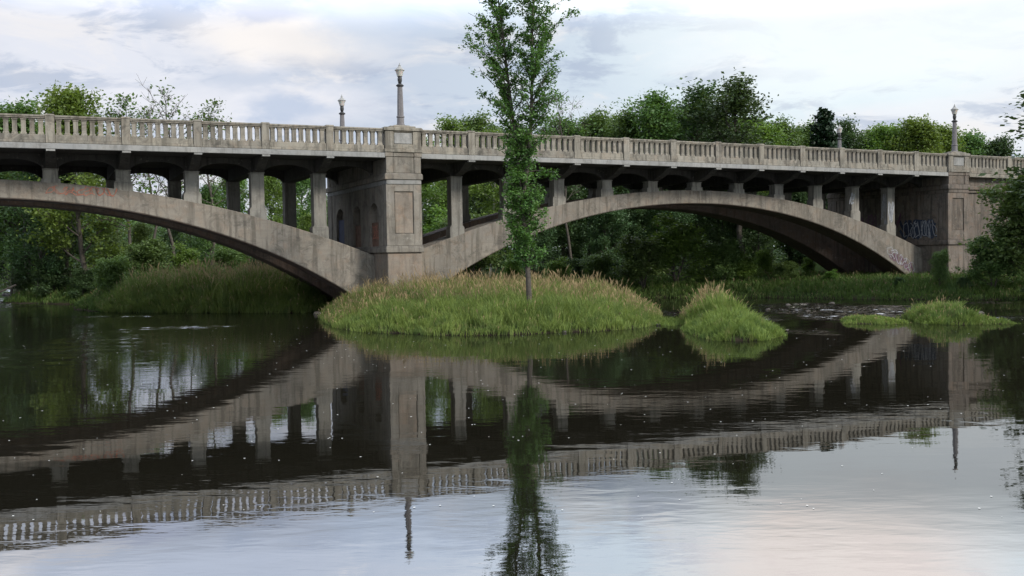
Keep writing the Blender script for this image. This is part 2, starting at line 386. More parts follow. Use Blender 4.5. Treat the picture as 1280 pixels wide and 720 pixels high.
colS = [k for k in range(0, 11)]+[-2.4-k for k in range(0, 11)]
def cs_of(s): return 5.0 if s > -1.2 else -7.4
for s in colS:
    zt = ext(s-cs_of(s)); x = s*L
    for (y0, y1) in ((2.0, 2.6), (8.1, 8.7)):
        c = MB(); dy = .02
        sl = abs(ext(s-cs_of(s)+.13)-ext(s-cs_of(s)-.13))/2
        top = 6.6+camb(x)
        c.box(x-.3, x+.3, y0+dy, y1-dy, zt-.5, top)
        if top-zt > .75:
            c.box(x-.385, x+.385, y0+.005, y1-.005, zt-.5, zt+.26+sl)
            c.box(x-.385, x+.385, y0+.005, y1-.005, zt+.26+sl, zt+.36+sl, (.083, .02))
        elif top-zt > .2: c.box(x-.385, x+.385, y0+.005, y1-.005, zt-.5, zt+.12+sl)
        c.box(x-.33, x+.33, y0-.02, y1+.02, top+.002, top+.05)
        c.build('spandrel_column', M['col'], bridge, bevel=.015)
    # haunch blocks and cross beam over the columns
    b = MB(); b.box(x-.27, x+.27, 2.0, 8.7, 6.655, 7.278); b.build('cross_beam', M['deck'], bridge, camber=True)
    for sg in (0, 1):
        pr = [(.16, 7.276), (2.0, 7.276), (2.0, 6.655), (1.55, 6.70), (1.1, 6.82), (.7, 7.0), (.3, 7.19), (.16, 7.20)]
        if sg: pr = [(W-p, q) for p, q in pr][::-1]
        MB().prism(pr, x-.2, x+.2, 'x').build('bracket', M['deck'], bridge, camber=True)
        a = -.03 if not sg else W-.17
        MB().box(x-.17, x+.17, a, a+.2, 7.19, 7.268).build('bracket_end', M['panel'], bridge, camber=True)
# spandrel curtain arches, one per bay and side
def bays():
    out = []
    for p0, lst in ((-13.6, [-12.4+k for k in range(11)]), (-1.2, list(range(11)))):
        pts = [p0*L+HP-.02] + [q*L for q in lst] + [(p0+12.4)*L-HP+.02]
        for i in range(len(pts)-1):
            out.append((pts[i]+(.27 if i else 0), pts[i+1]-(.27 if i < len(pts)-2 else 0)))
    return out
for a, b in bays():
    for y0, y1 in ((2.06, 2.36), (8.3, 8.6)):
        w_ = MB(); hw = (b-a)/2-.02
        arched_wall(w_, a+.001, b-.001, 6.62, 7.274, [((a+b)/2, hw, 6.62, 7.04)], y0, y1)
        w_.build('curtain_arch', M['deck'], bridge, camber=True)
def seg(x0, x1, n=None):
    n = n or max(2, int((x1-x0)/1.4)); return list(np.linspace(x0, x1, n+1))
def band(mb, x0, x1, y0, y1, z0, z1):
    X = seg(x0, x1); mb.strip(X, [z0]*len(X), [z1]*len(X), y0, y1)
spans = [(-13.6*L+HP, -1.2*L-HP), (-1.2*L+HP, 11.2*L-HP)]
XE0, XE1 = -22*L, 20*L
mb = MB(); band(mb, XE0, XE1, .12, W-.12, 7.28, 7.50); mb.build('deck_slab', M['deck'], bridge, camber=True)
mb = MB(); band(mb, XE0, XE1, 1.9, W-1.9, 7.502, 7.56); mb.build('roadway', M['asphalt'], bridge, camber=True)
for y0, y1 in ((.32, 1.895), (W-1.895, W-.32)):
    mb = MB(); band(mb, XE0, XE1, y0, y1, 7.502, 7.68); mb.build('sidewalk', M['panel'], bridge, camber=True)
for x0, x1 in spans:
    for sg in (0, 1):
        f = (lambda a, b: (a, b)) if not sg else (lambda a, b: (W-b, W-a))
        mb = MB(); band(mb, x0+.003, x1-.003, *f(-.05, .118), 7.268, 7.50); mb.build('cornice', M['panel'], bridge, camber=True, bevel=.015)

def rail_profile(mb, x0, x1, y0, sg):
    f = (lambda a, b: (y0+a, y0+b)) if not sg else (lambda a, b: (W-b, W-a))
    band(mb, x0, x1, *f(0., .318), 7.512, 7.62); band(mb, x0, x1, *f(.03, .30), 7.62, 7.85)
    band(mb, x0, x1, *f(.01, .31), 8.49, 8.55); band(mb, x0, x1, *f(-.02, .34), 8.55, 8.63)
balu = MB(); hw = .086
for a, z0, z1, t in ((.116, 0, .05, 0), (.116, .05, .09, .026), (.09, .09, .55, 0), (.09, .55, .59, -.026), (.116, .59, .64, 0)):
    balu.box(-a, a, -a*.95, a*.95, z0, z1, (t, t) if t else None)
bme = bpy.data.meshes.new('baluster'); bme.from_pydata(balu.v, [], balu.f); bme.update(); bme.materials.append(M['rail'])
posts = sorted(colS+[12.75+k for k in range(6)]+[-15.15-k for k in range(6)])
edges = []
allp = [('post', s*L, .175) for s in posts]+[('pier', s*L, HP+.03) for s in PIERS]
allp.sort(key=lambda q: q[1])
rest = MB(); n_sep = 0
for i in range(len(allp)-1):
    x0 = allp[i][1]+allp[i][2]; x1 = allp[i+1][1]-allp[i+1][2]
    if x1-x0 < .3: continue
    n = max(2, int((x1-x0)/.312+.35)); pitch = (x1-x0)/n; smid = (x0+x1)/2/L
    for sg in (0, 1):
        mb = MB(); rail_profile(mb, x0+.002, x1-.002, 0, sg)
        pan = mb.build('balustrade', M['rail'], bridge, camber=True, bevel=.012)
        for k in range(n):
            x = x0+(k+.5)*pitch; z = 7.85+camb(x); y = .165 if not sg else W-.165
            if sg == 0 and -7.5 < smid < 4.6 and n_sep < 100:
                link('baluster', bme, None, pan, (x, y, z)); n_sep += 1
            else:
                b = len(rest.v)
                rest.v += [(vx+x, vy+y, vz+7.85) for vx, vy, vz in balu.v]; rest.f += [tuple(b+j for j in f) for f in balu.f]
tag(rest.build('baluster', M['rail'], bridge, camber=True), kind='stuff')
for s in posts:
    for sg in (0, 1):
        mb = MB(); y0, y1 = (-.025, .345) if not sg else (W-.345, W+.025)
        mb.box(s*L-.173, s*L+.173, y0, y1, 7.512, 8.60); mb.box(s*L-.195, s*L+.195, y0-.02, y1+.02, 8.60, 8.68, (.02, .02))
        mb.build('railing_post', M['rail'], bridge, camber=True, bevel=.012)

def frame_panel(mb, xc, y, hw, z0, z1, bw, dep, sg=1):
    """raised frame round a recessed panel on a face at y (towards -y)"""
    ya, yb = (y-dep, y) if sg > 0 else (y, y+dep)
    mb.box(xc-hw, xc-hw+bw, ya, yb, z0, z1); mb.box(xc+hw-bw, xc+hw, ya, yb, z0, z1)
    mb.box(xc-hw+bw, xc+hw-bw, ya, yb, z1-bw, z1); mb.box(xc-hw+bw, xc+hw-bw, ya, yb, z0, z0+bw)
def pier(sc_, niches, pm, pm2):
    x = sc_*L; dz = camb(x)
    # base and its capping band
    MB().box(x-.84, x+.84, .03, W-.03, -1.2, 2.87).build('pier_base', pm2, bridge, bevel=.03)
    MB().box(x-.94, x+.94, -.07, W+.07, 2.872, 3.12).box(x-.94, x+.94, -.07, W+.07, 3.12, 3.19, (.06, .06)).build('base_band', pm, bridge, bevel=.03)
    # shaft: side skins with arched recesses round a core, front and back pilasters
    sh = MB(); sh.box(x-.52, x+.52, .5, W-.5, 3.192, 6.04)
    ops = [(2.05, .70, 4.66, 5.28), (4.92, .70, 4.66, 5.28), (8.05, .76, 4.66, 5.28)] if niches else []
    for sg in (-1, 1):
        tmp = MB(); arched_wall(tmp, .9, W-.9, 3.192, 6.04, ops, min(sg*.52, sg*.84), max(sg*.52, sg*.84), axis='y')
        b = len(sh.v); sh.v += [(vx+x, vy, vz) for vx, vy, vz in tmp.v]; sh.f += [tuple(b+i for i in f) for f in tmp.f]
    sh.build('pier_shaft', pm, bridge)
    for y0, y1, sg in ((0, .9, 1), (W-.9, W, -1)):
        mb = MB(); ya, yb = (y0+.06, y1) if sg > 0 else (y0, y1-.06)
        mb.box(x-.80, x+.80, ya+.02, yb-.02, 3.19, 6.05)
        yf = ya if sg > 0 else yb
        # battered outer frame
        for a, b in ((-.87, -.47), (.47, .87)):
            mb.box(x+a, x+b, *((y0, y0+.1) if sg > 0 else (y1-.1, y1)), 3.192, 6.05)
        mb.box(x-.47, x+.47, *((y0, y0+.1) if sg > 0 else (y1-.1, y1)), 3.192, 3.75)
        mb.box(x-.47, x+.47, *((y0, y0+.1) if sg > 0 else (y1-.1, y1)), 5.72, 6.05)
        mb.box(x-.868, x-.79, ya+.02, yb-.02, 3.192, 6.05); mb.box(x+.79, x+.868, ya+.02, yb-.02, 3.192, 6.05)
        # slight outward flare at the foot
        mb.build('pilaster', pm, bridge, bevel=.015)
        yy = (y0+.045, y0+.075) if sg > 0 else (y1-.075, y1-.045)
        MB().box(x-.43, x+.43, *yy, 3.79, 5.68).build('recessed_panel', pm2, bridge)
    MB().box(x-.86, x+.86, -.03, W+.03, 6.052, 6.27).build('shaft_moulding', M['panel'] if niches else pm, bridge, bevel=.02)
    MB().box(x-.93, x+.93, -.08, W+.08, 6.272, 6.50).box(x-.93, x+.93, -.08, W+.08, 6.50, 6.57, (.05, .05)).build('shaft_cornice', pm, bridge, bevel=.02)
    up = MB().box(x-.82, x+.82, .03, W-.03, 6.572, 7.277+dz)
    up.build('upper_shaft', pm, bridge)
    for sg in (0, 1):
        f = (lambda a, b: (a, b)) if not sg else (lambda a, b: (W-b, W-a))
        mb = MB(); z0 = 6.573
        mb.box(x-.85, x-.52, *f(-.04, .5), z0, 7.33+dz); mb.box(x+.52, x+.85, *f(-.04, .5), z0, 7.33+dz); mb.box(x-.5, x+.5, *f(-.02, .029), z0+.01, 7.32+dz)
        mb.box(x-.5, x+.5, *f(-.05, .029), 7.335+dz, 7.53+dz)
        for a, b in ((-.9, -.52), (.52, .9)): mb.box(x+a, x+b, *f(-.07, .118), 7.335+dz, 7.53+dz)
        mb.build('upper_pilaster', pm, bridge, bevel=.012)
        pd = MB(); pd.box(x-.93, x+.93, *f(-.11, .62), 7.535+dz, 7.69+dz)
        pd.box(x-.88, x+.88, *f(-.0, .58), 7.69+dz, 8.53+dz)
        for a, b in ((-.88, -.47), (.47, .88)): pd.box(x+a, x+b, *f(-.06, .0), 7.692+dz, 8.53+dz)
        pd.box(x-.47, x+.47, *f(-.06, .0), 7.692+dz, 7.9+dz); pd.box(x-.47, x+.47, *f(-.06, 0.), 8.48+dz, 8.53+dz)
        pd.box(x-.95, x+.95, *f(-.12, .66), 8.532+dz, 8.66+dz)
        pd.box(x-.95, x+.95, *f(-.12, .66), 8.66+dz, 8.70+dz, (.05, .05))
        pd.box(x-.62, x+.62, *f(-.06, .62), 8.70+dz, 8.76+dz); pd.box(x-.45, x+.45, *f(.0, .56), 8.76+dz, 8.82+dz, (.1, .1))
        pd.build('lamp_pedestal', M['rail'], bridge, bevel=.015)
        MB().box(x-.43, x+.43, *f(-.03, -.001), 7.94+dz, 8.44+dz).build('pedestal_panel', M['panel'], bridge, bevel=.01)
    if niches:
        for k, (c, hw, zs, zc) in enumerate(ops):
            mt = (M['orange'], M['orange'], M['blue'])[k]; top = (4.35, 4.3, 4.7)[k]
            MB().box(x-.72, x-.525, c-hw+.003, c+hw-.003, 3.195, top).build('niche_infill', mt, bridge)
pier(-1.2, True, M['pier'], M['pinkpier'])
pier(11.2, False, M['abut'], M['abut']); pier(-13.6, False, M['abut'], M['abut'])
# abutment walls beyond the end piers
for xa, xb in ((11.2*L+.87, 20*L), (-22*L, -13.6*L-.87)):
    a = MB()
    a.box(xa, xb, .35, W-.35, -1.2, 2.88); a.box(xa+.002, xb, .24, W-.24, 2.885, 3.14); a.box(xa, xb, .42, W-.42, 3.142, 6.08)
    a.box(xa+.002, xb, .30, W-.30, 6.083, 6.26); a.box(xa+.002, xb, .2, W-.2, 6.263, 6.5); a.box(xa, xb, .38, W-.38, 6.502, 7.05)
    a.box(xa+.002, xb, .02, W-.02, 7.053, 7.275+camb(xb))
    a.build('abutment_wall', M['abut'], bridge, bevel=.02)
    mb = MB(); band(mb, xa+.06, xb, -.04, .118, 7.285, 7.50); mb.build('cornice', M['rail'], bridge, camber=True)

# painted scrawls and stains that have a shape of their own
def paint(name, col): return plain(name, col, .7, 0, .3, 8)
PW, PB, PR, PP = paint('white_spray_paint', (.33, .35, .38)), paint('blue_black_spray_paint', (.03, .045, .08)), paint('faded_red_paint', (.34, .13, .085)), paint('purple_spray_paint', (.13, .06, .1))
def scrawl(mb, o, ux, uz, nrm, w, h, n, wd, seed):
    r = random.Random(seed); o = Vector(o); ux = Vector(ux); uz = Vector(uz)
    for i in range(n):
        cx = w*(i+.5)/n; ph = r.uniform(0, 6.28); fx = r.uniform(.8, 2.2); fz = r.uniform(.8, 2.2); T = r.uniform(2.5, 5.5)
        pts = []
        for k in range(18):
            t = T*k/17
            px = cx+w/n*.75*math.sin(fx*t+ph); pz = h*(.5+.42*math.sin(fz*t+ph*1.7)+.08*math.sin(5*t))
            pts.append(o+ux*px+uz*pz)
        mb.ribbon(pts, wd*r.uniform(.7, 1.3), nrm)
Xr = 11.2*L-.84
# on the right pier's river-side flank (faces -x)
def blobpaint(o, ux, uz, w, h, mt, seed):
    q = random.Random(seed); mb = MB(); n = 40; o = Vector(o); ux = Vector(ux); uz = Vector(uz); c0 = o+ux*w/2+uz*h/2
    mb.v.append(tuple(c0)); p1, p2 = q.uniform(0, 6), q.uniform(0, 6)
    for i in range(n):
        a = 2*math.pi*i/n; k = .82+.1*math.sin(5*a+p1)+.08*math.sin(8*a+p2); mb.v.append(tuple(c0+ux*math.cos(a)*w/2*k+uz*math.sin(a)*h/2*k))
    for i in range(n): mb.f.append((0, 1+i, 1+(i+1) % n))
    mb.build('graffiti', mt, bridge)
blobpaint((Xr-.005, .8, 3.25), (0, 1, 0), (0, 0, 1), 2.8, 1.35, PB, 1); blobpaint((Xr-.005, 3.9, 3.3), (0, 1, 0), (0, 0, 1), 2.4, 1.2, paint('pale_grey_paint', (.16, .16, .16)), 2)
mb = MB(); scrawl(mb, (Xr-.012, .9, 3.3), (0, 1, 0), (0, 0, 1), (1, 0, 0), 2.6, 1.15, 9, .045, 3); mb.build('graffiti', PW, bridge)
mb = MB(); scrawl(mb, (Xr-.008, .8, 3.3), (0, 1, 0), (0, 0, 1), (1, 0, 0), 3.0, 1.2, 8, .16, 4); mb.build('graffiti', PB, bridge)
mb = MB(); scrawl(mb, (Xr-.012, 3.9, 3.4), (0, 1, 0), (0, 0, 1), (1, 0, 0), 3.6, 1.6, 9, .07, 5); mb.build('graffiti', PP, bridge)
# on the arch foot by the right pier (faces -y)
mb = MB(); scrawl(mb, (9.95*L, 1.985, 2.1), (1, 0, -.55), (0, 0, 1), (0, -1, 0), 1.9, .7, 9, .055, 8); mb.build('graffiti', PP, bridge)
mb = MB(); scrawl(mb, (9.9*L, 1.983, 2.2), (1, 0, -.55), (0, 0, 1), (0, -1, 0), 2.1, .75, 6, .035, 9); mb.build('graffiti', PW, bridge)
mb = MB(); scrawl(mb, (10*L-.2, 2.008, 4.3), (1, 0, 0), (0, 0, 1), (0, -1, 0), .38, 1.3, 3, .12, 12); mb.build('graffiti', PW, bridge)
mb = MB(); scrawl(mb, (10*L-.312, 2.08, 4.1), (0, 1, 0), (0, 0, 1), (1, 0, 0), .42, 2., 3, .05, 13); mb.build('graffiti', PW, bridge)
mb = MB(); scrawl(mb, (8*L+.9*L-.15, 2.008, 5.4), (1, 0, 0), (0, 0, 1), (0, -1, 0), .32, .7, 3, .05, 14); mb.build('graffiti', PW, bridge)
mb = MB(); scrawl(mb, (-6.45*L, 1.984, 5.55), (1, 0, -.03), (0, 0, 1), (0, -1, 0), 2.7, .4, 11, .028, 21); mb.build('graffiti', PR, bridge)
mb = MB(); scrawl(mb, (-1.2*L-.726, 1.5, 3.5), (0, 1, 0), (0, 0, 1), (1, 0, 0), 1.1, .75, 4, .06, 22); mb.build('graffiti', PR, bridge)


# ------------------------------------------------------------------ street lamps
def make_lamp():
    r = empty('street_lamp')
    MB().lathe([(.2, 0), (.2, .05), (.17, .07), (.165, .33), (.15, .36)], 16).build('lamp_base', M['lampiron'], r, smooth=False)
    MB().lathe([(.15, .36), (.19, .37), (.19, .43), (.155, .45)], 16).build('ring', M['lampiron'], r)
    sh = MB(); n = 24; prof = [(.15, .45), (.142, .9), (.13, 1.4), (.115, 1.80)]
    b = len(sh.v)
    for rr, z in prof:
        for i in range(n):
            a = 2*math.pi*i/n; q = rr*(1 if i % 2 else .88); sh.v.append((q*math.cos(a), q*math.sin(a), z))
    for k in range(len(prof)-1):
        for i in range(n): j = (i+1) % n; sh.f.append((b+k*n+i, b+k*n+j, b+(k+1)*n+j, b+(k+1)*n+i))
    sh.build('shaft', M['lampiron'], r)
    MB().lathe([(.115, 1.80), (.185, 1.84), (.185, 1.87), (.12, 1.92), (.07, 1.97)], 16).build('collar', M['lampdark'], r, smooth=True)
    MB().lathe([(.07, 1.97), (.09, 2.03), (.108, 2.12), (.10, 2.22), (.085, 2.26), (.125, 2.29)], 16).build('urn', M['lampdark'], r, smooth=True)
    MB().lathe([(.125, 2.29), (.16, 2.42), (.2, 2.54), (.215, 2.56)], 12).build('globe', M['globe'], r)
    MB().lathe([(.235, 2.562), (.235, 2.58), (.15, 2.66), (.07, 2.74), (.05, 2.77), (.06, 2.79), (.03, 2.83), (.008, 2.92)], 12).build('lamp_cap', M['lampcap'], r, smooth=False)
    return r
lamp0 = make_lamp()
for k, (s, w_, lab) in enumerate(((-1.2, .28, 'tall fluted street lamp with white globe on the central pier, nearest and largest'),
                              (-1.2, W-.28, 'street lamp behind the far railing, left of the central pier lamp'),
                              (11.2, .28, 'fluted street lamp with white globe above the right end pier'),
                              (11.2, W-.28, 'small pale street lamp behind the right span railing, among tree tops'))):
    o = lamp0 if k == 0 else copy_tree(lamp0)
    x = s*L; o.location = (BX+x*LX-w_*LY, BY+x*LY+w_*LX, 8.82+camb(x)); o.rotation_euler = (0, 0, TH)
    tag(o, lab, 'street lamp', 'street lamps on the bridge parapets')

# ------------------------------------------------------------------ trees
def tubes(paths, n=5):
    V = []; Fc = []
    for pts, rad in paths:
        pts = np.asarray(pts, float); k = len(pts)
        t = np.gradient(pts, axis=0); t /= np.linalg.norm(t, axis=1)[:, None]+1e-9
        ref = np.array([.3, .9, .1]); s1 = np.cross(t, ref); s1 /= np.linalg.norm(s1, axis=1)[:, None]+1e-9; s2 = np.cross(t, s1)
        b = len(V)
        for i in range(k):
            for j in range(n):
                a = 2*math.pi*j/n; V.append(pts[i]+rad[i]*(math.cos(a)*s1[i]+math.sin(a)*s2[i]))
        for i in range(k-1):
            for j in range(n): q = (j+1) % n; Fc.append((b+i*n+j, b+i*n+q, b+(i+1)*n+q, b+(i+1)*n+j))
    return np.array(V), np.array(Fc)
def leaves(C, n_per, spread, size, rs, flat=.6, droop=0.):
    """C cluster centres; returns V,F,attr of folded leaf quads"""
    C = np.repeat(C, n_per, axis=0); n = len(C)
    P = C+rs.normal(0, 1, (n, 3))*np.asarray(spread)
    d = rs.normal(0, 1, (n, 3)); d[:, 2] = d[:, 2]*.5-droop; d /= np.linalg.norm(d, axis=1)[:, None]
    up = rs.normal(0, 1, (n, 3))*flat; up[:, 2] += 1
    s = np.cross(d, up); s /= np.linalg.norm(s, axis=1)[:, None]+1e-9; nn = np.cross(s, d)
    sz = size*rs.uniform(.6, 1.35, (n, 1))
    a = P-d*sz*.5; b = P+s*sz*.33+nn*sz*.06; c = P+d*sz*.55; e = P-s*sz*.33+nn*sz*.06
    V = np.stack([a, b, c, e], 1).reshape(-1, 3); i = np.arange(n)*4
    Fc = np.stack([i, i+1, i+2, i+3], 1)
    return V, Fc, np.repeat(rs.uniform(0, 1, n), 4)
def make_tree(name, seed, H=10., R_=3., cb=.25, limbs=22, subs=5, per=26, size=.24, spread=.34, trunk=.16, mat_=None, bark=None, profile='round', up=.55, lean=0., stems=1, bare=0.):
    rs = np.random.RandomState(seed); paths = []; ends = []
    for st in range(stems):
        az0 = rs.uniform(0, 6.28); off = 0 if stems == 1 else R_*.35
        tp = np.linspace(0, 1, 9); wx = np.cumsum(rs.normal(0, .012*H, 9)); wy = np.cumsum(rs.normal(0, .012*H, 9)); wx[0] = wy[0] = 0
        Hs = H*(1 if st == 0 else rs.uniform(.7, .98))
        T = np.stack([wx+lean*tp*H+off*tp*math.cos(az0), wy+off*tp*math.sin(az0), tp*Hs], 1)
        paths.append((T, trunk*(1-tp)**.8*(.75 if stems > 1 else 1)+.015))
        for i in range(limbs//stems):
            t = cb+(1-cb)*((i+rs.uniform(0, 1))/(limbs//stems))**.85; t = min(t, .985)
            q = (t-cb)/(1-cb)
            if profile == 'round': ln = R_*(.45+.75*math.sin(math.pi*min(1, q*.85+.12)))*(1 if q < .8 else .75)
            elif profile == 'cone': ln = R_*(1.02-q)**.8
            elif profile == 'bush': ln = R_*(1.05-.55*q)
            else: ln = R_*(.55+.5*math.sin(math.pi*q))
            ln *= rs.uniform(.6, 1.15)
            base = np.array([np.interp(t, tp, T[:, k]) for k in range(3)]); az = i*2.4+rs.uniform(-.5, .5)
            el = up*(1 if profile != 'cone' else -.1)+rs.uniform(-.2, .25)+.5*q*(profile != 'cone')
            k = np.linspace(0, 1, 5); d = np.array([math.cos(az)*math.cos(el), math.sin(az)*math.cos(el), math.sin(el)])
            Lp = base+d*ln*k[:, None]; Lp[:, 2] += -.1*ln*k**2+rs.normal(0, .03*ln, 5)*k; Lp[:, 0] += rs.normal(0, .05*ln, 5)*k; Lp[:, 1] += rs.normal(0, .05*ln, 5)*k
            r0 = max(.02, trunk*.42*(1-q*.7)); paths.append((Lp, r0*(1-k*.85)))
            if profile != 'bush' or rs.rand() > .1: ends.append(Lp[-1])
            ends.append(Lp[3])
            for j in range(subs):
                kk = rs.uniform(.3, .98); b = np.array([np.interp(kk, k, Lp[:, c]) for c in range(3)])
                dv = d+rs.normal(0, .7, 3); dv[2] = dv[2]*.7+.15; dv /= np.linalg.norm(dv); sl = ln*rs.uniform(.18, .42)
                k3 = np.linspace(0, 1, 3); Sp = b+dv*sl*k3[:, None]; paths.append((Sp, r0*.35*(1-k3*.8)+.004))
                ends.append(Sp[-1]); ends.append(Sp[1])
                if bare:
                    for _ in range(2):
                        dv2 = dv+rs.normal(0, .6, 3); dv2 /= np.linalg.norm(dv2); Tp = Sp[1]+dv2*sl*.7*k3[:, None]; paths.append((Tp, r0*.2*(1-k3*.8)+.004))
    E = np.array(ends)
    if bare: E = E[rs.rand(len(E)) > bare]
    V, Fc = tubes(paths); tm = np_mesh(name+'_trunk', V, Fc, smooth=True)
    V, Fc, at = leaves(E, per, (spread, spread, spread*.7), size, rs)
    keep = V.reshape(-1, 4, 3)[:, :, 2].min(1) > .05
    Fc = Fc[keep]
    cm = np_mesh(name+'_crown', V, Fc, {'rnd': at})
    tm.materials.append(bark or M['bark']); cm.materials.append(mat_)
    return tm, cm
PRO = {
    'round': make_tree('round', 1, R_=2.7, mat_=LF['mid'], limbs=30, subs=7, per=36, size=.2, cb=.16),
    'round2': make_tree('round2', 2, R_=3.2, mat_=LF['bright'], limbs=30, subs=7, per=36, cb=.14, size=.2),
    'tall': make_tree('tall', 3, R_=2.5, mat_=LF['mid'], limbs=34, subs=6, per=32, cb=.2, profile='round', up=.8, size=.18, spread=.34),
    'tall2': make_tree('tall2', 13, R_=2.5, mat_=LF['dark'], limbs=26, subs=5, per=28, cb=.25, profile='round', up=.65, size=.18, spread=.3),
    'dark': make_tree('dark', 4, R_=2.9, mat_=LF['dark'], limbs=34, subs=7, per=36, cb=.06, size=.21),
    'sparse': make_tree('sparse', 5, R_=2.4, mat_=LF['mid'], limbs=22, subs=5, per=9, cb=.35, size=.2, bare=.45, trunk=.1, spread=.25),
    'dead': make_tree('dead', 6, R_=2.5, mat_=LF['mid'], limbs=22, subs=6, per=5, cb=.35, size=.18, bare=.8, trunk=.09, bark=M['bark']),
    'birch': make_tree('birch', 7, R_=1.8, mat_=LF['bright'], limbs=24, subs=6, per=28, cb=.3, size=.18, trunk=.09, bark=M['birch'], profile='col', up=.7),
    'conifer': make_tree('conifer', 8, R_=2.6, mat_=LF['needle'], limbs=46, subs=6, per=16, cb=.08, size=.26, profile='cone', spread=.2),
    'bush': make_tree('bush', 9, H=4, R_=2.3, mat_=LF['mid'], limbs=36, subs=6, per=26, cb=.04, size=.17, profile='bush', stems=3, spread=.24, trunk=.07),
    'bush2': make_tree('bush2', 10, H=4, R_=2.5, mat_=LF['dark'], limbs=36, subs=6, per=30, cb=.04, size=.17, profile='bush', stems=3, spread=.24, trunk=.07),
    'bush3': make_tree('bush3', 11, H=4, R_=2.1, mat_=LF['bright'], limbs=32, subs=6, per=24, cb=.04, size=.17, profile='bush', stems=3, spread=.24, trunk=.07),
}
PH = {}
for k_, (_, cm_) in PRO.items():
    co = np.empty(len(cm_.vertices)*3, np.float32); cm_.vertices.foreach_get('co', co); PH[k_] = float(np.percentile(co[2::3], 99.0))
NAMES = {'conifer': 'conifer_tree', 'birch': 'birch_tree', 'dead': 'bare_tree', 'bush': 'bush', 'bush2': 'bush', 'bush3': 'bush'}
def hor(px): return 319.2-.0163*(px-640)
def plant(px, Y, ytop, kind, label, rs_=1., group=None, rz=None, crown=None):
    X = (px-640)/F*Y; zg = float(height(np.array([X]), np.array([Y]))[0]); zt = CAM_Z+(hor(px)-ytop)/F*Y
    zg = max(zg, -.1)
    s = (zt-zg)/PH[kind]
    o = empty(NAMES.get(kind, 'leafy_tree'), (X, Y, zg-.08), rz if rz is not None else rnd.uniform(0, 6.28)); o.scale = (s*rs_*1.12, s*rs_*1.12, s)
    tm, cm = PRO[kind]
    link('trunk', tm, None, o); link('crown', cm if crown is None else crown, None, o)
    cat = 'bush' if 'bush' in kind else 'tree'
    tag(o, label, cat, group); return o
G1 = 'trees in the wood behind the left arch'; G2 = 'trees in the wood behind the right arch'; G3 = 'bushes along the far bank'
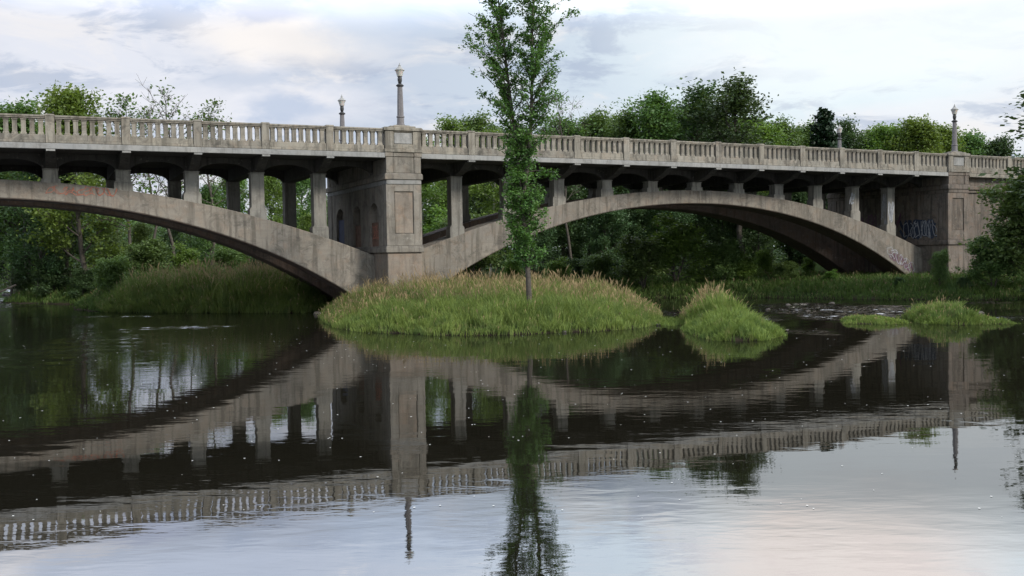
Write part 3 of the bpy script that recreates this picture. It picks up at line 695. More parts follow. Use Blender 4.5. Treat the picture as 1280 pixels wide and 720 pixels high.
T = [
 # left side, tops above the parapet
 (38, 74, 136, 'round', 'leafy tree just topping the parapet at the far left end', 1., G1),
 (105, 67, 116, 'round2', 'green leafy tree rising above the left part of the parapet', .8, G1),
 (165, 66, 119, 'sparse', 'thin dark-leaved tree above the parapet left of the bare ones', .9, G1),
 (190, 72, 122, 'dead', 'bare twiggy tree above the left parapet, shorter of two', .9, G1),
 (222, 69, 108, 'dead', 'bare twiggy tree above the left parapet, tallest of the sparse ones', .9, G1),
 (268, 74, 127, 'sparse', 'thin half-bare tree above the parapet, nearest the open sky', .8, G1),
 (48, 69, 190, 'dark', 'dark tree over the water at the left bank tip', .8, G1),
 (90, 70, 205, 'tall2', 'tree with leaning trunk under the left arch beside the water', 1.1, G1),
 (14, 82, 215, 'dark', 'dense dark tree at the left edge of the photo below the arch', .8, G1),
 (130, 72, 262, 'round', 'tree behind the left arch, left of the reed bank', .9, G1),
 (175, 78, 278, 'tall', 'slim tree behind the left arch above the reed bank', 1.1, G1),
 (215, 80, 262, 'tall2', 'tree with straight grey trunk behind the left arch', 1., G1),
 (262, 78, 232, 'round', 'tree in the opening between the third and fourth columns left of the pier', .8, G1),
 (300, 80, 214, 'round2', 'bright green tree in the gap of the third column left of the pier', .8, G1),
 (345, 78, 208, 'round2', 'bright green tree filling the second opening left of the pier', .7, G1),
 (385, 82, 205, 'round', 'bright tree in the last opening before the pier', .75, G1),
 (430, 88, 214, 'round', 'tree hidden mostly behind the central pier', .7, G1),
 (325, 68, 268, 'round2', 'low bright tree just above the left arch haunch', .9, G1),
 (385, 70, 268, 'round2', 'low tree beside the last column left of the pier', .8, G1),
 # between pier and the thin island tree
 (538, 84, 175, 'birch', 'birch with pale trunk just right of the pier', 1., G2),
 (556, 88, 150, 'birch', 'birch whose top shows above the parapet right of the pier lamp', .8, G2),
 (553, 76, 262, 'bush3', 'bright bush in the first opening right of the pier', 1., G3),
 (612, 80, 165, 'birch', 'birch with white trunk in the second opening right of the pier', .9, G2),
 (600, 92, 150, 'round', 'leafy tree top left of the thin island tree', .7, G2),
 (590, 74, 268, 'bush', 'green bush in the second opening right of the pier', 1., G3),
 (643, 86, 160, 'dark', 'dark tree behind the thin island tree', .7, G2),
 # behind the right span, tops above the parapet
 (722, 80, 112, 'dead', 'bare twiggy tree top right of the thin island tree', .8, G2),
 (705, 90, 148, 'round', 'leafy tree top beside the bare twigs', .6, G2),
 (757, 92, 146, 'round', 'rounded tree top above the second post right of the island tree', .55, G2),
 (797, 88, 142, 'tall', 'narrow tree left of the tall group above the right span', .8, G2),
 (836, 86, 120, 'tall', 'tall tree at the left of the tall group above the right span', 1., G2),
 (880, 88, 108, 'tall2', 'tall tree in the middle of the tall group above the right span', 1.1, G2),
 (930, 84, 100, 'tall2', 'tallest tree, at the right of the group above the right span', 1.1, G2),
 (962, 92, 158, 'round2', 'low bright tree top right of the tall group', .6, G2),
 (990, 96, 154, 'round', 'tree top left of the dark conifer', .6, G2),
 (1028, 90, 142, 'conifer', 'dark conifer top rising above the right span', .9, G2),
 (1061, 94, 152, 'tall2', 'small dark tree top right of the conifer', .8, G2),
 (1100, 92, 160, 'round2', 'bright green tree top, left one of the row before the right lamp', .6, G2),
 (1137, 90, 152, 'round2', 'bright green tree top, middle one of the row before the right lamp', .65, G2),
 (1176, 92, 160, 'round2', 'bright green tree top nearest the right lamp', .6, G2),
 (1222, 100, 178, 'dark', 'dark low tree top right of the right lamp', .6, G2),
 (1252, 98, 174, 'dark', 'dark tree top near the right edge above the parapet', .7, G2),
 # dark wood under the right arch
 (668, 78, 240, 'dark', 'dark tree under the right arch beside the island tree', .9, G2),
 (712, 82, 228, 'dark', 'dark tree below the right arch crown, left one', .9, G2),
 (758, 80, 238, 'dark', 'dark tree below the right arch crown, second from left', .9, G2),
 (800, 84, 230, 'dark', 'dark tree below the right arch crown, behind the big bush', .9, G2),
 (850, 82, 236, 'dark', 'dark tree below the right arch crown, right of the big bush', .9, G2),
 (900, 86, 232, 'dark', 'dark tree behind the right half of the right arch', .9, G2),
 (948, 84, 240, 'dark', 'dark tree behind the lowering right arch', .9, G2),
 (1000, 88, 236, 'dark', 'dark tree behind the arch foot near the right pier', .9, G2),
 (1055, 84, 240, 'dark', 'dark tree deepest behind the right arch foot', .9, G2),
 (846, 64, 272, 'bush3', 'big light green bush under the crown of the right arch', 1.25, G3),
 (803, 63.5, 296, 'bush', 'rounded green bush left of the big bush under the right arch', 1.15, G3),
 (905, 64, 300, 'bush', 'green bush right of the big bush under the right arch', 1.1, G3),
 (720, 68, 322, 'bush2', 'low dark bush behind the island tree', 1.1, G3),
 (765, 68, 326, 'bush2', 'low dark bush under the right arch near the water', 1.1, G3),
 (640, 68, 318, 'bush3', 'bright low bush behind the thin tree trunk', 1., G3),
 (955, 68, 308, 'bush3', 'bright bush on the slope behind the right arch', .9, G3),
 (1010, 70, 318, 'bush3', 'green bush low on the slope near the right arch foot', .9, G3),
 (700, 66, 322, 'bush3', 'low bright shrub at the back waterline just right of the island tree trunk', 1.3, G3),
 (748, 66, 316, 'bush', 'round shrub at the waterline under the left side of the right arch', 1.3, G3),
 (935, 64, 316, 'bush3', 'bright shrub at the waterline right of the big bush', 1.3, G3),
 (982, 63, 326, 'bush', 'round shrub at the waterline below the soffit of the right arch', 1.3, G3),
 (1040, 61, 336, 'bush3', 'small bright shrub before the foot of the right arch', 1.4, G3),
 # right abutment greenery
 (1290, 53.5, 222, 'bush', 'big dense leafy bush in front of the right abutment wall', .9, G3),
 (1240, 54, 296, 'bush', 'green bush at the foot of the right abutment', 1., G3),
 (1175, 55.5, 312, 'bush', 'scraggly green bush at the base of the right end pier', .6, G3),
 (1125, 57, 345, 'bush2', 'low dark bush under the end of the right arch', 1.2, G3),
 (1205, 54.5, 345, 'bush2', 'low dark bush at the water before the right end pier', 1.2, G3),
 (1300, 51, 345, 'bush2', 'low dark bush at the right edge of the photo by the water', 1.2, G3),
 # left bushes
 (30, 71, 335, 'bush2', 'dark bush over the water at the left bank tip', 1., G3),
 (66, 68.5, 322, 'bush2', 'dark bush at the left bank below the leaning trunk', 1.1, G3),
 (106, 66.5, 335, 'bush2', 'dark bush left of the reed bank at the waterline', 1.1, G3),
 (140, 60, 320, 'bush', 'leafy bush at the left end of the reed bank', 1., G3),
 (185, 64, 300, 'bush', 'bush behind the reed bank, left one', 1., G3),
 (235, 66, 305, 'bush3', 'bright bush behind the middle of the reed bank', 1., G3),
 (285, 66, 308, 'bush', 'bush behind the right part of the reed bank', 1., G3),
 (330, 64, 318, 'bush2', 'dark bush behind the reed bank under the arch', 1.1, G3),
]
for px, Y, yt, kd, lab, r_, gp in T: plant(px, Y, yt, kd, lab, max(r_, .85) if Y > 85 else r_, gp)
# overhanging tree at the right edge
oh = plant(1372, 48, 60, 'tall2', 'dark tree at the right edge whose branch tips reach over the parapet', 1.55, None, rz=1.0)

EX = [(680, 96, 162, 'tall2', 'dark leafy tree top between the island tree and the bare twigs'), (735, 98, 154, 'round', 'leafy tree top behind the bare twigs'), (780, 100, 152, 'round', 'broad leafy tree top left of the tall group'),
 (815, 96, 142, 'tall2', 'dark narrow top at the left shoulder of the tall group'), (860, 98, 140, 'round', 'leafy top filling the gap in the tall group'), (905, 97, 138, 'tall', 'leafy top behind the right half of the tall group'),
 (940, 96, 150, 'round2', 'bright low top under the tallest tree'), (1010, 100, 160, 'round', 'leafy top just left of the conifer'), (1082, 98, 166, 'round', 'low leafy top between the conifer and the bright row'), (1118, 99, 163, 'round2', 'bright top behind the bright row before the right lamp'), (1158, 98, 162, 'round2', 'bright top behind the bright row, right half'), (1200, 100, 170, 'round', 'leafy top directly behind the right lamp'), (625, 97, 158, 'tall', 'leafy top just left of the thin island tree'),
 (440, 94, 215, 'round', 'leafy tree seen past the left flank of the pier'), (20, 80, 150, 'round', 'leafy tree behind the first bay at the left edge'), (62, 84, 160, 'round2', 'bright leafy tree behind the second bay from the left edge'), (70, 76, 230, 'dark', 'dark tree in the wood under the left arch crown'), (150, 80, 205, 'sparse', 'green tree in the wood under the left arch, above the reeds'), (240, 82, 200, 'sparse', 'dark tree deep in the wood behind the left arch')]
for px, Y, yt, kd, lab in EX: plant(px, Y, yt, kd, lab, .95, G1 if px < 500 else G2)
# undergrowth and distant wood, each as one mass behind everything behind everything
rs = np.random.RandomState(77)
cen = []
for px in np.arange(-700, 2000, 12):
    for row in range(3):
        Y = rs.uniform(122, 150)+row*20; X = (px+rs.uniform(-8, 8)-640)/F*Y
        lo = -.5; hi = CAM_Z+(hor(px)-rs.uniform(196, 218)-(70 if px < 500 else 0))/F*Y
        nblob = 34
        z = rs.uniform(lo, hi, nblob); rr = rs.uniform(1.2, 2.6, nblob)
        a = rs.uniform(0, 6.28, nblob)
        cen.append(np.stack([X+rr*np.cos(a), Y+rr*np.sin(a), z], 1))
cen = np.concatenate(cen)
V, Fc, at = leaves(cen, 22, (.8, .8, .7), .5, rs)
tag(link('distant_wood', np_mesh('distant_wood', V, Fc, {'rnd': at}), LF['mid']), 'distant green wood closing the view behind the bridge arches', 'wood', kind='stuff')

rs = np.random.RandomState(78); cen = []
for px in np.arange(-100, 1400, 9):
    Y = rs.uniform(84, 112); X = (px+rs.uniform(-6, 6)-640)/F*Y
    if sdist(BANK, np.array([X]), np.array([Y]))[0] < 2: continue
    hi = CAM_Z+(hor(px)-(rs.uniform(240, 275) if px > 520 else rs.uniform(262, 300)))/F*Y; a = rs.uniform(0, 6.28, 16); rr = rs.uniform(.3, 1.8, 16)
    cen.append(np.stack([X+rr*np.cos(a), Y+rr*np.sin(a), rs.uniform(1, hi, 16)], 1))
V, Fc, at = leaves(np.concatenate(cen), 34, (.5, .5, .45), .3, rs)
tag(link('undergrowth', np_mesh('undergrowth', V, Fc, {'rnd': at}), LF['dark']), 'dense dark undergrowth between the tree trunks behind the bridge', 'undergrowth', kind='stuff')

# ------------------------------------------------------------------ thin island tree (two leading stems)
def island_tree():
    X, Y = .62, 38.; zg = float(height(np.array([X]), np.array([Y]))[0])
    rs = np.random.RandomState(21); paths = []; ends = []; w = []
    root = empty('poplar_tree', (X, Y, zg-.05))
    def z_of(y): return CAM_Z+(318.9-y)/F*Y-zg
    def x_of(px, y): return (px-640)/F*Y-X+ .0163*(319-y)/F*Y*-1
    A = [(661, 385, .115), (660, 340, .10), (659, 300, .09), (656, 260, .085), (653, 215, .075), (650, 180, .07), (647, 140, .06), (643, 100, .05), (640, 60, .042), (636, 20, .032), (632, -25, .02), (630, -55, .008)]
    B = [(657, 250, .075), (664, 205, .075), (668, 170, .07), (671, 130, .062), (673, 90, .055), (674, 50, .048), (677, 10, .04), (680, -35, .028), (681, -85, .01)]
    def path(S, ysh): 
        k = np.arange(len(S)); return np.stack([[x_of(a, b) for a, b, _ in S], [ysh*i/len(S) for i in k], [z_of(b) for _, b, _ in S]], 1), np.array([c for *_, c in S])
    PA = path(A, .3); PA[0][0, 2] = -.05; PB = path(B, -.4); PB[0][0] = [np.interp(PB[0][0, 2], PA[0][:, 2], PA[0][:, k]) for k in range(3)]
    paths += [PA, PB]
    def branch(PP, y0, y1, n, reach, el, per=1):
        P, rad = PP
        for i in range(n):
            yy = y0+(y1-y0)*(i+rs.rand())/n; zz = z_of(yy)
            b = np.array([np.interp(zz, P[:, 2], P[:, k]) for k in range(3)]); rb = np.interp(zz, P[:, 2], rad)
            az = rs.uniform(0, 6.28); ln = reach(yy, math.cos(az))*rs.uniform(.55, 1.1)
            e = el+rs.uniform(-.25, .3); d = np.array([math.cos(az)*math.cos(e), math.sin(az)*math.cos(e), math.sin(e)])
            k = np.linspace(0, 1, 5); Q = b+d*ln*k[:, None]; Q += rs.normal(0, .035*ln, (5, 3))*k[:, None]; Q[:, 2] += .12*ln*k**2
            paths.append((Q, min(rb*.35, .03)*(1-k*.8)+.003)); 
            m_ = max(3, int(ln*6))
            for j in range(m_):
                kk = rs.uniform(.15, 1.); q = np.array([np.interp(kk, k, Q[:, c]) for c in range(3)]); dv = d+rs.normal(0, .8, 3); dv /= np.linalg.norm(dv)
                S_ = q+dv*rs.uniform(.08, .32)*np.array([0, .5, 1])[:, None]; paths.append((S_, np.array([.006, .005, .003])))
                ends.append(S_[-1]); ends.append(q)
    def lower(y, c): return .62+.18*math.sin(y*.05)+(.12 if c > 0 else .05)
    branch(PA, 332, 175, 135, lower, .35)
    def upA(y, c):
        t = np.interp(y, [-60, 0, 60, 110, 150, 180], [.6, 1.25, 1.65, 1.8, 1.25, .7]); return t*(1.05 if c < 0 else .5)
    def upB(y, c):
        t = np.interp(y, [-90, -20, 40, 90, 130, 170, 210], [.5, 1.2, 1.85, 1.55, 1.7, 1.35, .5]); return t*(1.05 if c > 0 else .5)
    branch(PA, 180, -55, 100, upA, .65); branch(PB, 205, -85, 115, upB, .65)
    # side sprig reaching right at the parapet foot
    q0 = np.array([x_of(662, 214), 0, z_of(214)]); q1 = np.array([x_of(706, 219), -.1, z_of(219)]); k = np.linspace(0, 1, 5)
    Q = q0+(q1-q0)*k[:, None]; Q[:, 2] += .12*np.sin(k*3.1); paths.append((Q, .02*(1-k*.8)))
    for j in range(16): kk = .35+.65*rs.rand(); ends.append(q0+(q1-q0)*kk+rs.normal(0, .08, 3))
    V, Fc = tubes(paths, 6); tm = np_mesh('trunk', V, Fc, smooth=True)
    E = np.array(ends)
    V, Fc, at = leaves(E[rs.rand(len(E)) < np.where(E[:, 2] < 6.2, 1., .78)], 14, (.08, .08, .07), .1, rs, .8)
    cm = np_mesh('crown', V, Fc, {'rnd': at})
    link('trunk', tm, M['bark'], root); link('crown', cm, LF['main'], root)
    tag(root, 'tall thin leafy tree with two stems standing on the grassy island before the bridge', 'tree')
island_tree()

# ------------------------------------------------------------------ grass
def grass(name, poly, n, hfun, label, mt, width=.024, seedp=.0, seed=1, clip=None, lean=.6, seedfun=None):
    rs = np.random.RandomState(seed)
    lo = poly.min(0)-.3; hi = poly.max(0)+.3
    X = rs.uniform(lo[0], hi[0], n*4); Y = rs.uniform(lo[1], hi[1], n*4)
    cl = np.sin(X*5.1+Y*2.3)+np.sin(X*2.2-Y*6.3+1)+np.sin(X*9+Y*8)
    ok = (sdist(poly, X, Y)+.2*wob(X, Y, 1.6) > -.12) & (rs.rand(len(X)) < .6+.2*cl)
    if clip is not None: ok &= clip(X, Y)
    X = X[ok][:n]; Y = Y[ok][:n]; n = len(X)
    d = sdist(poly, X, Y); Z = np.maximum(height(X, Y), -.05)-.03
    H_ = hfun(X, Y, d)*rs.uniform(.55, 1.15, n)*(1+.14*wob(X, Y, 2.2)+.12*wob(X*1.7+3, Y*2.1, 2.6)); sd = rs.rand(n) < (seedp if seedfun is None else seedfun(X, Y, d))
    H_ = H_*np.where(sd, 1.28, 1.)
    cs_ = .42; ci = np.floor((X+.12*np.sin(Y*5))/cs_).astype(int)*7919+np.floor((Y+.12*np.sin(X*6))/cs_).astype(int)*104729
    hsh = np.abs(np.sin(ci*12.9898)*43758.5453) % 1.; hs2 = np.abs(np.sin(ci*78.233)*12543.123) % 1.
    H_ = H_*(.68+.5*hsh)
    az = np.where(rs.rand(n) < .65, hs2*6.28+rs.normal(0, .5, n), rs.uniform(0, 6.28, n)); ln = (rs.uniform(.05, lean, n)+.5*(hs2 > .6)*rs.rand(n))*H_*np.where(sd, .5, 1); fz = rs.uniform(0, 6.28, n)
    wd = width*rs.uniform(.6, 1.4, n)*np.where(sd, .5, 1)
    sx, sy = np.cos(fz)*wd/2, np.sin(fz)*wd/2; dx, dy = np.cos(az)*ln, np.sin(az)*ln
    # outward lean at the edges
    def pt(t, w_, bend): return np.stack([X+dx*bend+sx*w_, Y+dy*bend+sy*w_, Z+H_*t], 1)
    seedw = np.where(sd, 3.2, .55)
    P = [pt(0, -1, 0), pt(0, 1, 0), pt(.5, 1, .25), pt(.5, -1, .25)]
    P2 = [np.where(sd[:, None], pt(.82, -.9, .6), pt(.82, -.6, .62)), np.where(sd[:, None], pt(.82, .9, .6), pt(.82, .6, .62))]
    P3 = [np.stack([X+dx*.8+sx*seedw, Y+dy*.8+sy*seedw, Z+H_*.93], 1), np.stack([X+dx*.8-sx*seedw, Y+dy*.8-sy*seedw, Z+H_*.93], 1)]
    tp = pt(1., .05, 1.)
    tp2 = pt(1., -.05, 1.)
    V = np.stack(P+P2+P3+[tp, tp2], 1).reshape(-1, 3); i = np.arange(n)*10
    Fc = np.concatenate([np.stack([i, i+1, i+2, i+3], 1), np.stack([i+3, i+2, i+5, i+4], 1), np.stack([i+4, i+5, i+6, i+7], 1), np.stack([i+7, i+6, i+8, i+9], 1)])
    al = np.tile([0, 0, .5, .5, .82, .82, .93, .93, 1, 1], n)
    sa = np.tile([0, 0, .15, .15, .8, .8, 1, 1, 1, 1], n)*np.repeat(sd, 10)
    me = np_mesh(name, V, Fc, {'along': al, 'rnd': np.repeat(rs.uniform(0, 1, n), 10), 'seed': sa})
    return tag(link(name, me, mt), label, 'grass', kind='stuff')
GM = grassmat('island_grass', (.065, .09, .03), (.175, .25, .065), (.36, .27, .15))
GM2 = grassmat('short_bright_grass', (.065, .095, .03), (.165, .245, .06), (.36, .27, .15))
GM3 = grassmat('bank_reed_grass', (.05, .075, .024), (.13, .19, .05), (.30, .23, .13))
GM4 = grassmat('dark_bank_grass', (.03, .055, .016), (.08, .14, .034), (.2, .16, .09))  # darker greens than the other grasses
def h1(x, y, d): return np.clip(.4+d*.3, .35, 1.0)*np.interp(y, [36, 39.5, 46], [.66, .7, .98])
grass('tall_grass', ISL, 95000, h1, 'tall green grass with tan seed heads covering the island before the pier', GM, .022, seed=3, seedfun=lambda x, y, d: np.clip((y-39)/9, 0, .16)+.01)
grass('tall_grass', ISL2, 16000, lambda x, y, d: np.clip(.25+d*.3, .2, .55)*np.where(y > 36.5, 1.75, .9), 'bright grass mound right of the island with tan tips at its back', GM2, .022, seed=4, seedfun=lambda x, y, d: np.clip((y-37.)/6, 0, .35))
grass('short_grass', ISL3, 6000, lambda x, y, d: np.clip(.13+d*.1, .12, .22), 'flat low grass patch in the shallows, left of the grass mound', GM2, .02, seed=5, seedp=.02)
grass('short_grass', ISL4, 12000, lambda x, y, d: np.where(x < 16.3, .5, .2)*np.clip(.5+d, .5, 1), 'bright green grass mound in the shallows near the right edge', GM2, .02, seed=6, seedp=.02)
grass('low_grass', np.array([(4.8, 38.2), (5.8, 37.2), (6.5, 38.2), (6.4, 41), (5.3, 41.5)]), 2500, lambda x, y, d: .22+0*x, 'low green grass linking the island and the mound', GM2, .02, seed=9)
grass('reed_grass', np.array([(-23.5, 58), (-21.5, 54.2), (-15, 51.6), (-10.2, 50.4), (-9.3, 54), (-9, 59), (-13, 63), (-23, 64)]), 60000, lambda x, y, d: np.clip(.4+d*.4, .4, 1.25)*(1+.1*np.sin(x*1.7)), 'tall reed grass with tan heads on the bank under the left arch', GM3, .03, seed=7, seedfun=lambda x, y, d: np.clip((d-1.2)*.06, .01, .14))
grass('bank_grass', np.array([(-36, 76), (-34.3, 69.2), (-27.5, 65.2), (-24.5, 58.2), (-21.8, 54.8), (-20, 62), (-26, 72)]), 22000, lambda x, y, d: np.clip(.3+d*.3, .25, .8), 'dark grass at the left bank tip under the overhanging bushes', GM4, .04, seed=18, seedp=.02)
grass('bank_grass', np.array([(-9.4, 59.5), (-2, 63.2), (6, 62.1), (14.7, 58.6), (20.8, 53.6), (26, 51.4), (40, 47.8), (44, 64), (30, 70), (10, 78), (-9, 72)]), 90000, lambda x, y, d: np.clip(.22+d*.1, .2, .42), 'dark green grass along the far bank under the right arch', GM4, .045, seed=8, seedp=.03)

# ------------------------------------------------------------------ river rocks
rsr = random.Random(5)
RK = [(432, 392, .5, 'dark wet rock at the arch foot under the left arch'), (414, 398, .28, 'small wet rock by the left arch foot'), (396, 393, .3, 'flat rock at the right end of the reed bank'),
      (118, 380, .5, 'dark boulder at the waterline left of the reed bank'), (102, 378, .45, 'rock below the dark bushes at the left bank'), (128, 386, .3, 'rock beside the reed bank end'), (7, 369, .5, 'rock in the bright water at the left edge'),
      (983, 414, .12, 'small rock off the tip of the bright mound'), (945, 426, .1, 'tiny rock at the front of the bright mound'), (1226, 392, .2, 'pale rock behind the grass mound near the right edge'),
      (1035, 370, .3, 'rock at the far bank under the right arch'), (1072, 371, .35, 'rock in line at the far bank, before the arch foot'), (1003, 371, .25, 'rock at the far bank, left of the arch foot'), (1092, 371, .25, 'rock at the far bank, below the graffiti'), (1118, 373, .25, 'rock at the far bank near the right end pier'), (823, 407, .12, 'small rock at the right tip of the island')]
RK += [(905, 424, .13, 'small stone at the front left edge of the bright mound'), (965, 420, .1, 'small stone at the right foot of the bright mound'), (1075, 404, .1, 'small stone at the front of the flat grass patch'), (1130, 404, .12, 'small stone between the flat patch and the right mound'), (1215, 404, .1, 'small stone in front of the mound near the right edge'),
      (985, 382, .22, 'dark rock in the middle of the rapids'), (1010, 390, .16, 'dark rock low in the rapids, nearest the flat grass patch'), (960, 388, .18, 'dark rock at the left side of the rapids'), (1040, 380, .2, 'dark rock at the right side of the rapids'), (1110, 388, .2, 'dark rock behind the flat grass patch'),
      (560, 418, .14, 'stone at the island front edge, left of the thin tree'), (705, 416, .12, 'stone at the island front edge, right of the thin tree'), (455, 414, .13, 'stone at the left front edge of the island')]
RK = [((a-640)/F*(3416/(b-hor(a))), 3416/(b-hor(a)), c_, d_) for a, b, c_, d_ in RK]
for x, y, r_, lab in RK:
    r_ *= .55; n1_, n2_ = 14, 9; v = []; f = []
    ph = [rsr.uniform(0, 6.28) for _ in range(5)]
    for i in range(n2_+1):
        for j in range(n1_):
            a = 2*math.pi*j/n1_; e = math.pi*i/n2_-math.pi/2
            k = 1+.16*math.sin(2*a+ph[0])+.12*math.sin(3*a+ph[1]+e*2)+.1*math.sin(4*e+ph[2])+.05*math.sin(5*a+ph[3])
            v.append((r_*1.25*k*math.cos(e)*math.cos(a), r_*.9*k*math.cos(e)*math.sin(a), r_*.55*k*math.sin(e)))
    for i in range(n2_):
        for j in range(n1_): q = (j+1) % n1_; f.append((i*n1_+j, i*n1_+q, (i+1)*n1_+q, (i+1)*n1_+j))
    me = bpy.data.meshes.new('rock'); me.from_pydata(v, [], f); me.update()
    o = link('river_rock', me, M['rock'], None, (x, y, .03)); tag(o, lab, 'rock')

# fallen branches in the water at the left
br = empty('fallen_branch', (-32.6, 67.5, 0))
rs = np.random.RandomState(4); t = np.linspace(0, 1, 6)
paths = [(np.stack([-2.9*t, -.6*t, 1.25-1.5*t+.25*t*(1-t)], 1)[::-1], .07*(1-t*.5)[::-1])]
for k in range(22):
    q = rs.uniform(.05, .8); b = np.array([-2.9*q, -.6*q, 1.25-1.5*q]); dv = rs.normal(0, .5, 3); dv[0] -= .5; ln = rs.uniform(.3, 1.0); t3 = np.linspace(0, 1, 4)
    paths.append((b+dv*ln*t3[:, None]+np.stack([0*t3, 0*t3, .15*np.sin(t3*3)], 1), .018*(1-t3*.7)))
V, Fc = tubes(paths); link('limb', np_mesh('limb', V, Fc, smooth=True), M['bark'], br)
tag(br, 'fallen leafless branches dipping into the bright water at the left', 'branch')

# white flecks floating on the river
rs = np.random.RandomState(9); n = 420
yy = 10+32*rs.rand(n)**1.1; X = (rs.rand(n)*1.2-.6)*yy*.95; ok = (sdist(ISL, X, yy) < -.2) & (sdist(ISL2, X, yy) < -.2)
X = X[ok]; yy = yy[ok]; n = len(X); r_ = rs.uniform(.006, .015, n)*(.6+yy/30)
ang = np.arange(6)*math.pi/3
V = np.stack([X[:, None]+r_[:, None]*np.cos(ang), yy[:, None]+r_[:, None]*np.sin(ang), np.full((n, 6), .006)], -1).reshape(-1, 3)
Fc = (np.arange(n)*6)[:, None]+np.arange(6)[None]
tag(link('floating_flecks', np_mesh('flecks', V, Fc), plain('white_fluff', (.75, .75, .72), .8)), 'tiny white foam flecks drifting on the dark water', 'foam', kind='stuff')

# ------------------------------------------------------------------ world and sun
SUN_EL, SUN_AZ = R(34), R(130)          # azimuth clockwise from +Y
w = bpy.data.worlds.new('World'); sc.world = w; w.use_nodes = True; nt = w.node_tree; g = NG(nt); bg = nt.nodes['Background']
sky = g.n('ShaderNodeTexSky', sky_type='NISHITA'); sky.sun_disc = False; sky.sun_elevation = SUN_EL; sky.sun_rotation = SUN_AZ
dr = g.n('ShaderNodeTexCoord').outputs['Generated']; sp = g.n('ShaderNodeSeparateXYZ'); g.l(dr, sp.inputs[0])
z = g.math('MAXIMUM', sp.outputs[2], 0.)
k = g.math('DIVIDE', 1., g.math('ADD', z, .22))
pv = g.n('ShaderNodeCombineXYZ'); g.l(g.math('MULTIPLY', sp.outputs[0], k), pv.inputs[0]); g.l(g.math('MULTIPLY', sp.outputs[1], k), pv.inputs[1]); g.l(g.math('MULTIPLY', z, 1.5), pv.inputs[2])
P_ = pv.outputs[0]
def srgb(r, g_, b): return tuple(((c/255+.055)/1.055)**2.4 for c in (r, g_, b))
az = g.math('DIVIDE', sp.outputs[0], g.math('MAXIMUM', sp.outputs[1], .05))
left_c = srgb(186, 195, 212); right_c = srgb(216, 230, 237)
c = g.mix(g.rng(az, -.25, .35, 0, 1, True), left_c, right_c)
c = g.mix(g.math('MULTIPLY', g.rng(g.noise(P_, 1.1, 5, .55, .4), .46, .62, 0, 1, True), .75), c, srgb(232, 232, 238))
c = g.mix(g.math('MULTIPLY', g.rng(g.noise(g.map(P_, loc=(3, 7, 1)), 1.5, 5, .55, .5), .52, .66, 0, 1, True), .6), c, srgb(182, 193, 212))
def skyblob(a, e, ra, re, col, amt, seed):
    nonlocal_c = c
    wv = g.noise(g.map(dr, (1, 1, 2.2), loc=(seed, 0, 0)), 9, 5, .6)
    ax = g.math('DIVIDE', g.math('SUBTRACT', g.math('ADD', az, g.math('MULTIPLY', g.math('SUBTRACT', wv, .5), .12)), a), ra)
    ez = g.math('DIVIDE', g.math('SUBTRACT', g.math('ADD', sp.outputs[2], g.math('MULTIPLY', g.math('SUBTRACT', wv, .5), .05)), e), re)
    d = g.math('SQRT', g.math('ADD', g.math('MULTIPLY', ax, ax), g.math('MULTIPLY', ez, ez)))
    return g.mix(g.math('MULTIPLY', g.rng(d, 1.15, .35, 0, 1, True), amt), c, col)
c = g.mix(g.math('MULTIPLY', g.rng(g.noise(g.map(P_, (1.2, 1, 1), loc=(9, 2, 4)), 3.2, 7, .62, .5), .50, .66, 0, 1, True), .5), c, srgb(240, 234, 230))
c = g.mix(g.math('MULTIPLY', g.rng(g.noise(g.map(P_, (1, 1.3, 1), loc=(1, 12, 6)), 4.2, 7, .62, .4), .50, .64, 0, 1, True), .7), c, srgb(166, 178, 200))
c = skyblob(-.20, .205, .13, .035, srgb(250, 242, 234), .75, 1)
c = skyblob(-.28, .14, .2, .03, srgb(238, 236, 240), .6, 6)
c = skyblob(-.215, .143, .055, .014, srgb(178, 191, 214), .8, 2)
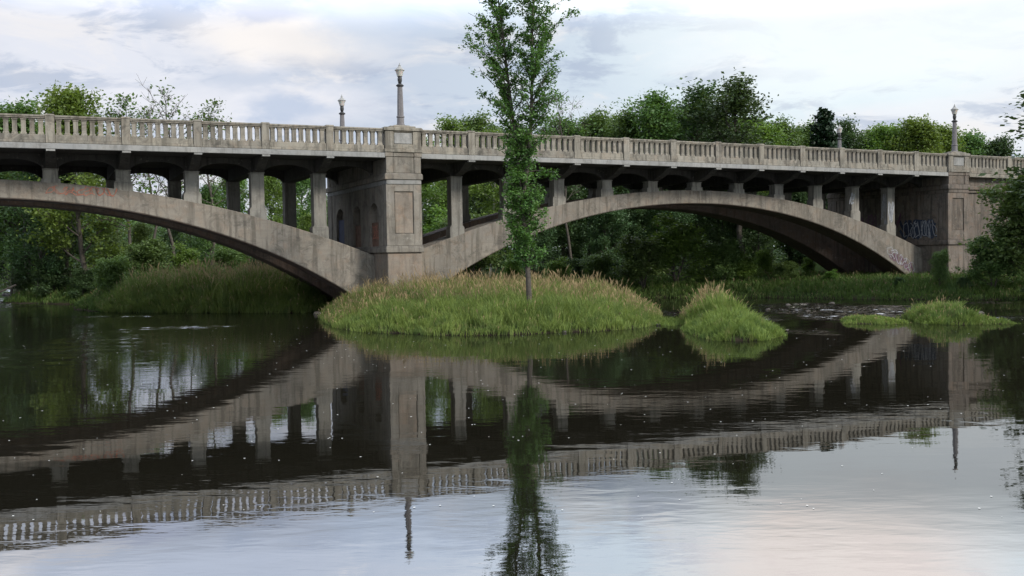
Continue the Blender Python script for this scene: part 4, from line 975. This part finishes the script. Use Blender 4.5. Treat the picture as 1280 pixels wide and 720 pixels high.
c = skyblob(-.24, .226, .05, .012, srgb(190, 196, 215), .7, 3)
c = skyblob(-.36, .24, .05, .014, srgb(188, 195, 218), .6, 4)
c = skyblob(-.12, .235, .08, .05, srgb(190, 204, 224), .7, 5)
c = skyblob(.38, .20, .30, .085, srgb(243, 249, 251), .85, 8)
c = skyblob(.32, .30, .2, .10, srgb(246, 228, 216), .7, 9)
# added sky gain for river reflections, about twelve to thirty degrees up, ahead
belt = g.math('MULTIPLY', g.math('MULTIPLY', g.rng(sp.outputs[2], .205, .29, 0, 1, True), g.rng(sp.outputs[2], .62, .4, 0, 1, True)), g.rng(sp.outputs[1], -.1, .5, 0, 1, True))
up = g.math('ADD', g.math('MULTIPLY_ADD', belt, 2.0, 1.), g.rng(sp.outputs[2], .25, .7, 0., .6, True))
vm = g.n('ShaderNodeVectorMath', operation='SCALE'); g.l(c, vm.inputs[0]); g.l(up, vm.inputs['Scale'])
# cloud deck in front of the clear sky; background strength .1, so cloud radiance is given times ten
vm2 = g.n('ShaderNodeVectorMath', operation='SCALE'); g.l(vm.outputs[0], vm2.inputs[0]); vm2.inputs['Scale'].default_value = 10.
g.l(g.mix(.93, sky.outputs[0], vm2.outputs[0]), bg.inputs[0]); bg.inputs[1].default_value = .1
sl = bpy.data.lights.new('sun', 'SUN'); so = bpy.data.objects.new('sun', sl); COL.objects.link(so)
sl.energy = 2.7; sl.angle = R(12); sl.color = (1, .93, .84)
sd = Vector((math.sin(SUN_AZ)*math.cos(SUN_EL), math.cos(SUN_AZ)*math.cos(SUN_EL), math.sin(SUN_EL)))
so.rotation_euler = sd.to_track_quat('Z', 'Y').to_euler()

sc.view_settings.view_transform = 'Standard'; sc.view_settings.look = 'None'; sc.view_settings.exposure = .2; sc.view_settings.gamma = 1
cy = sc.cycles; cy.max_bounces = 8; cy.diffuse_bounces = 3; cy.glossy_bounces = 4; cy.transmission_bounces = 4; cy.use_denoising = True; cy.use_adaptive_sampling = True; cy.adaptive_threshold = .02
cy.sample_clamp_indirect = 8
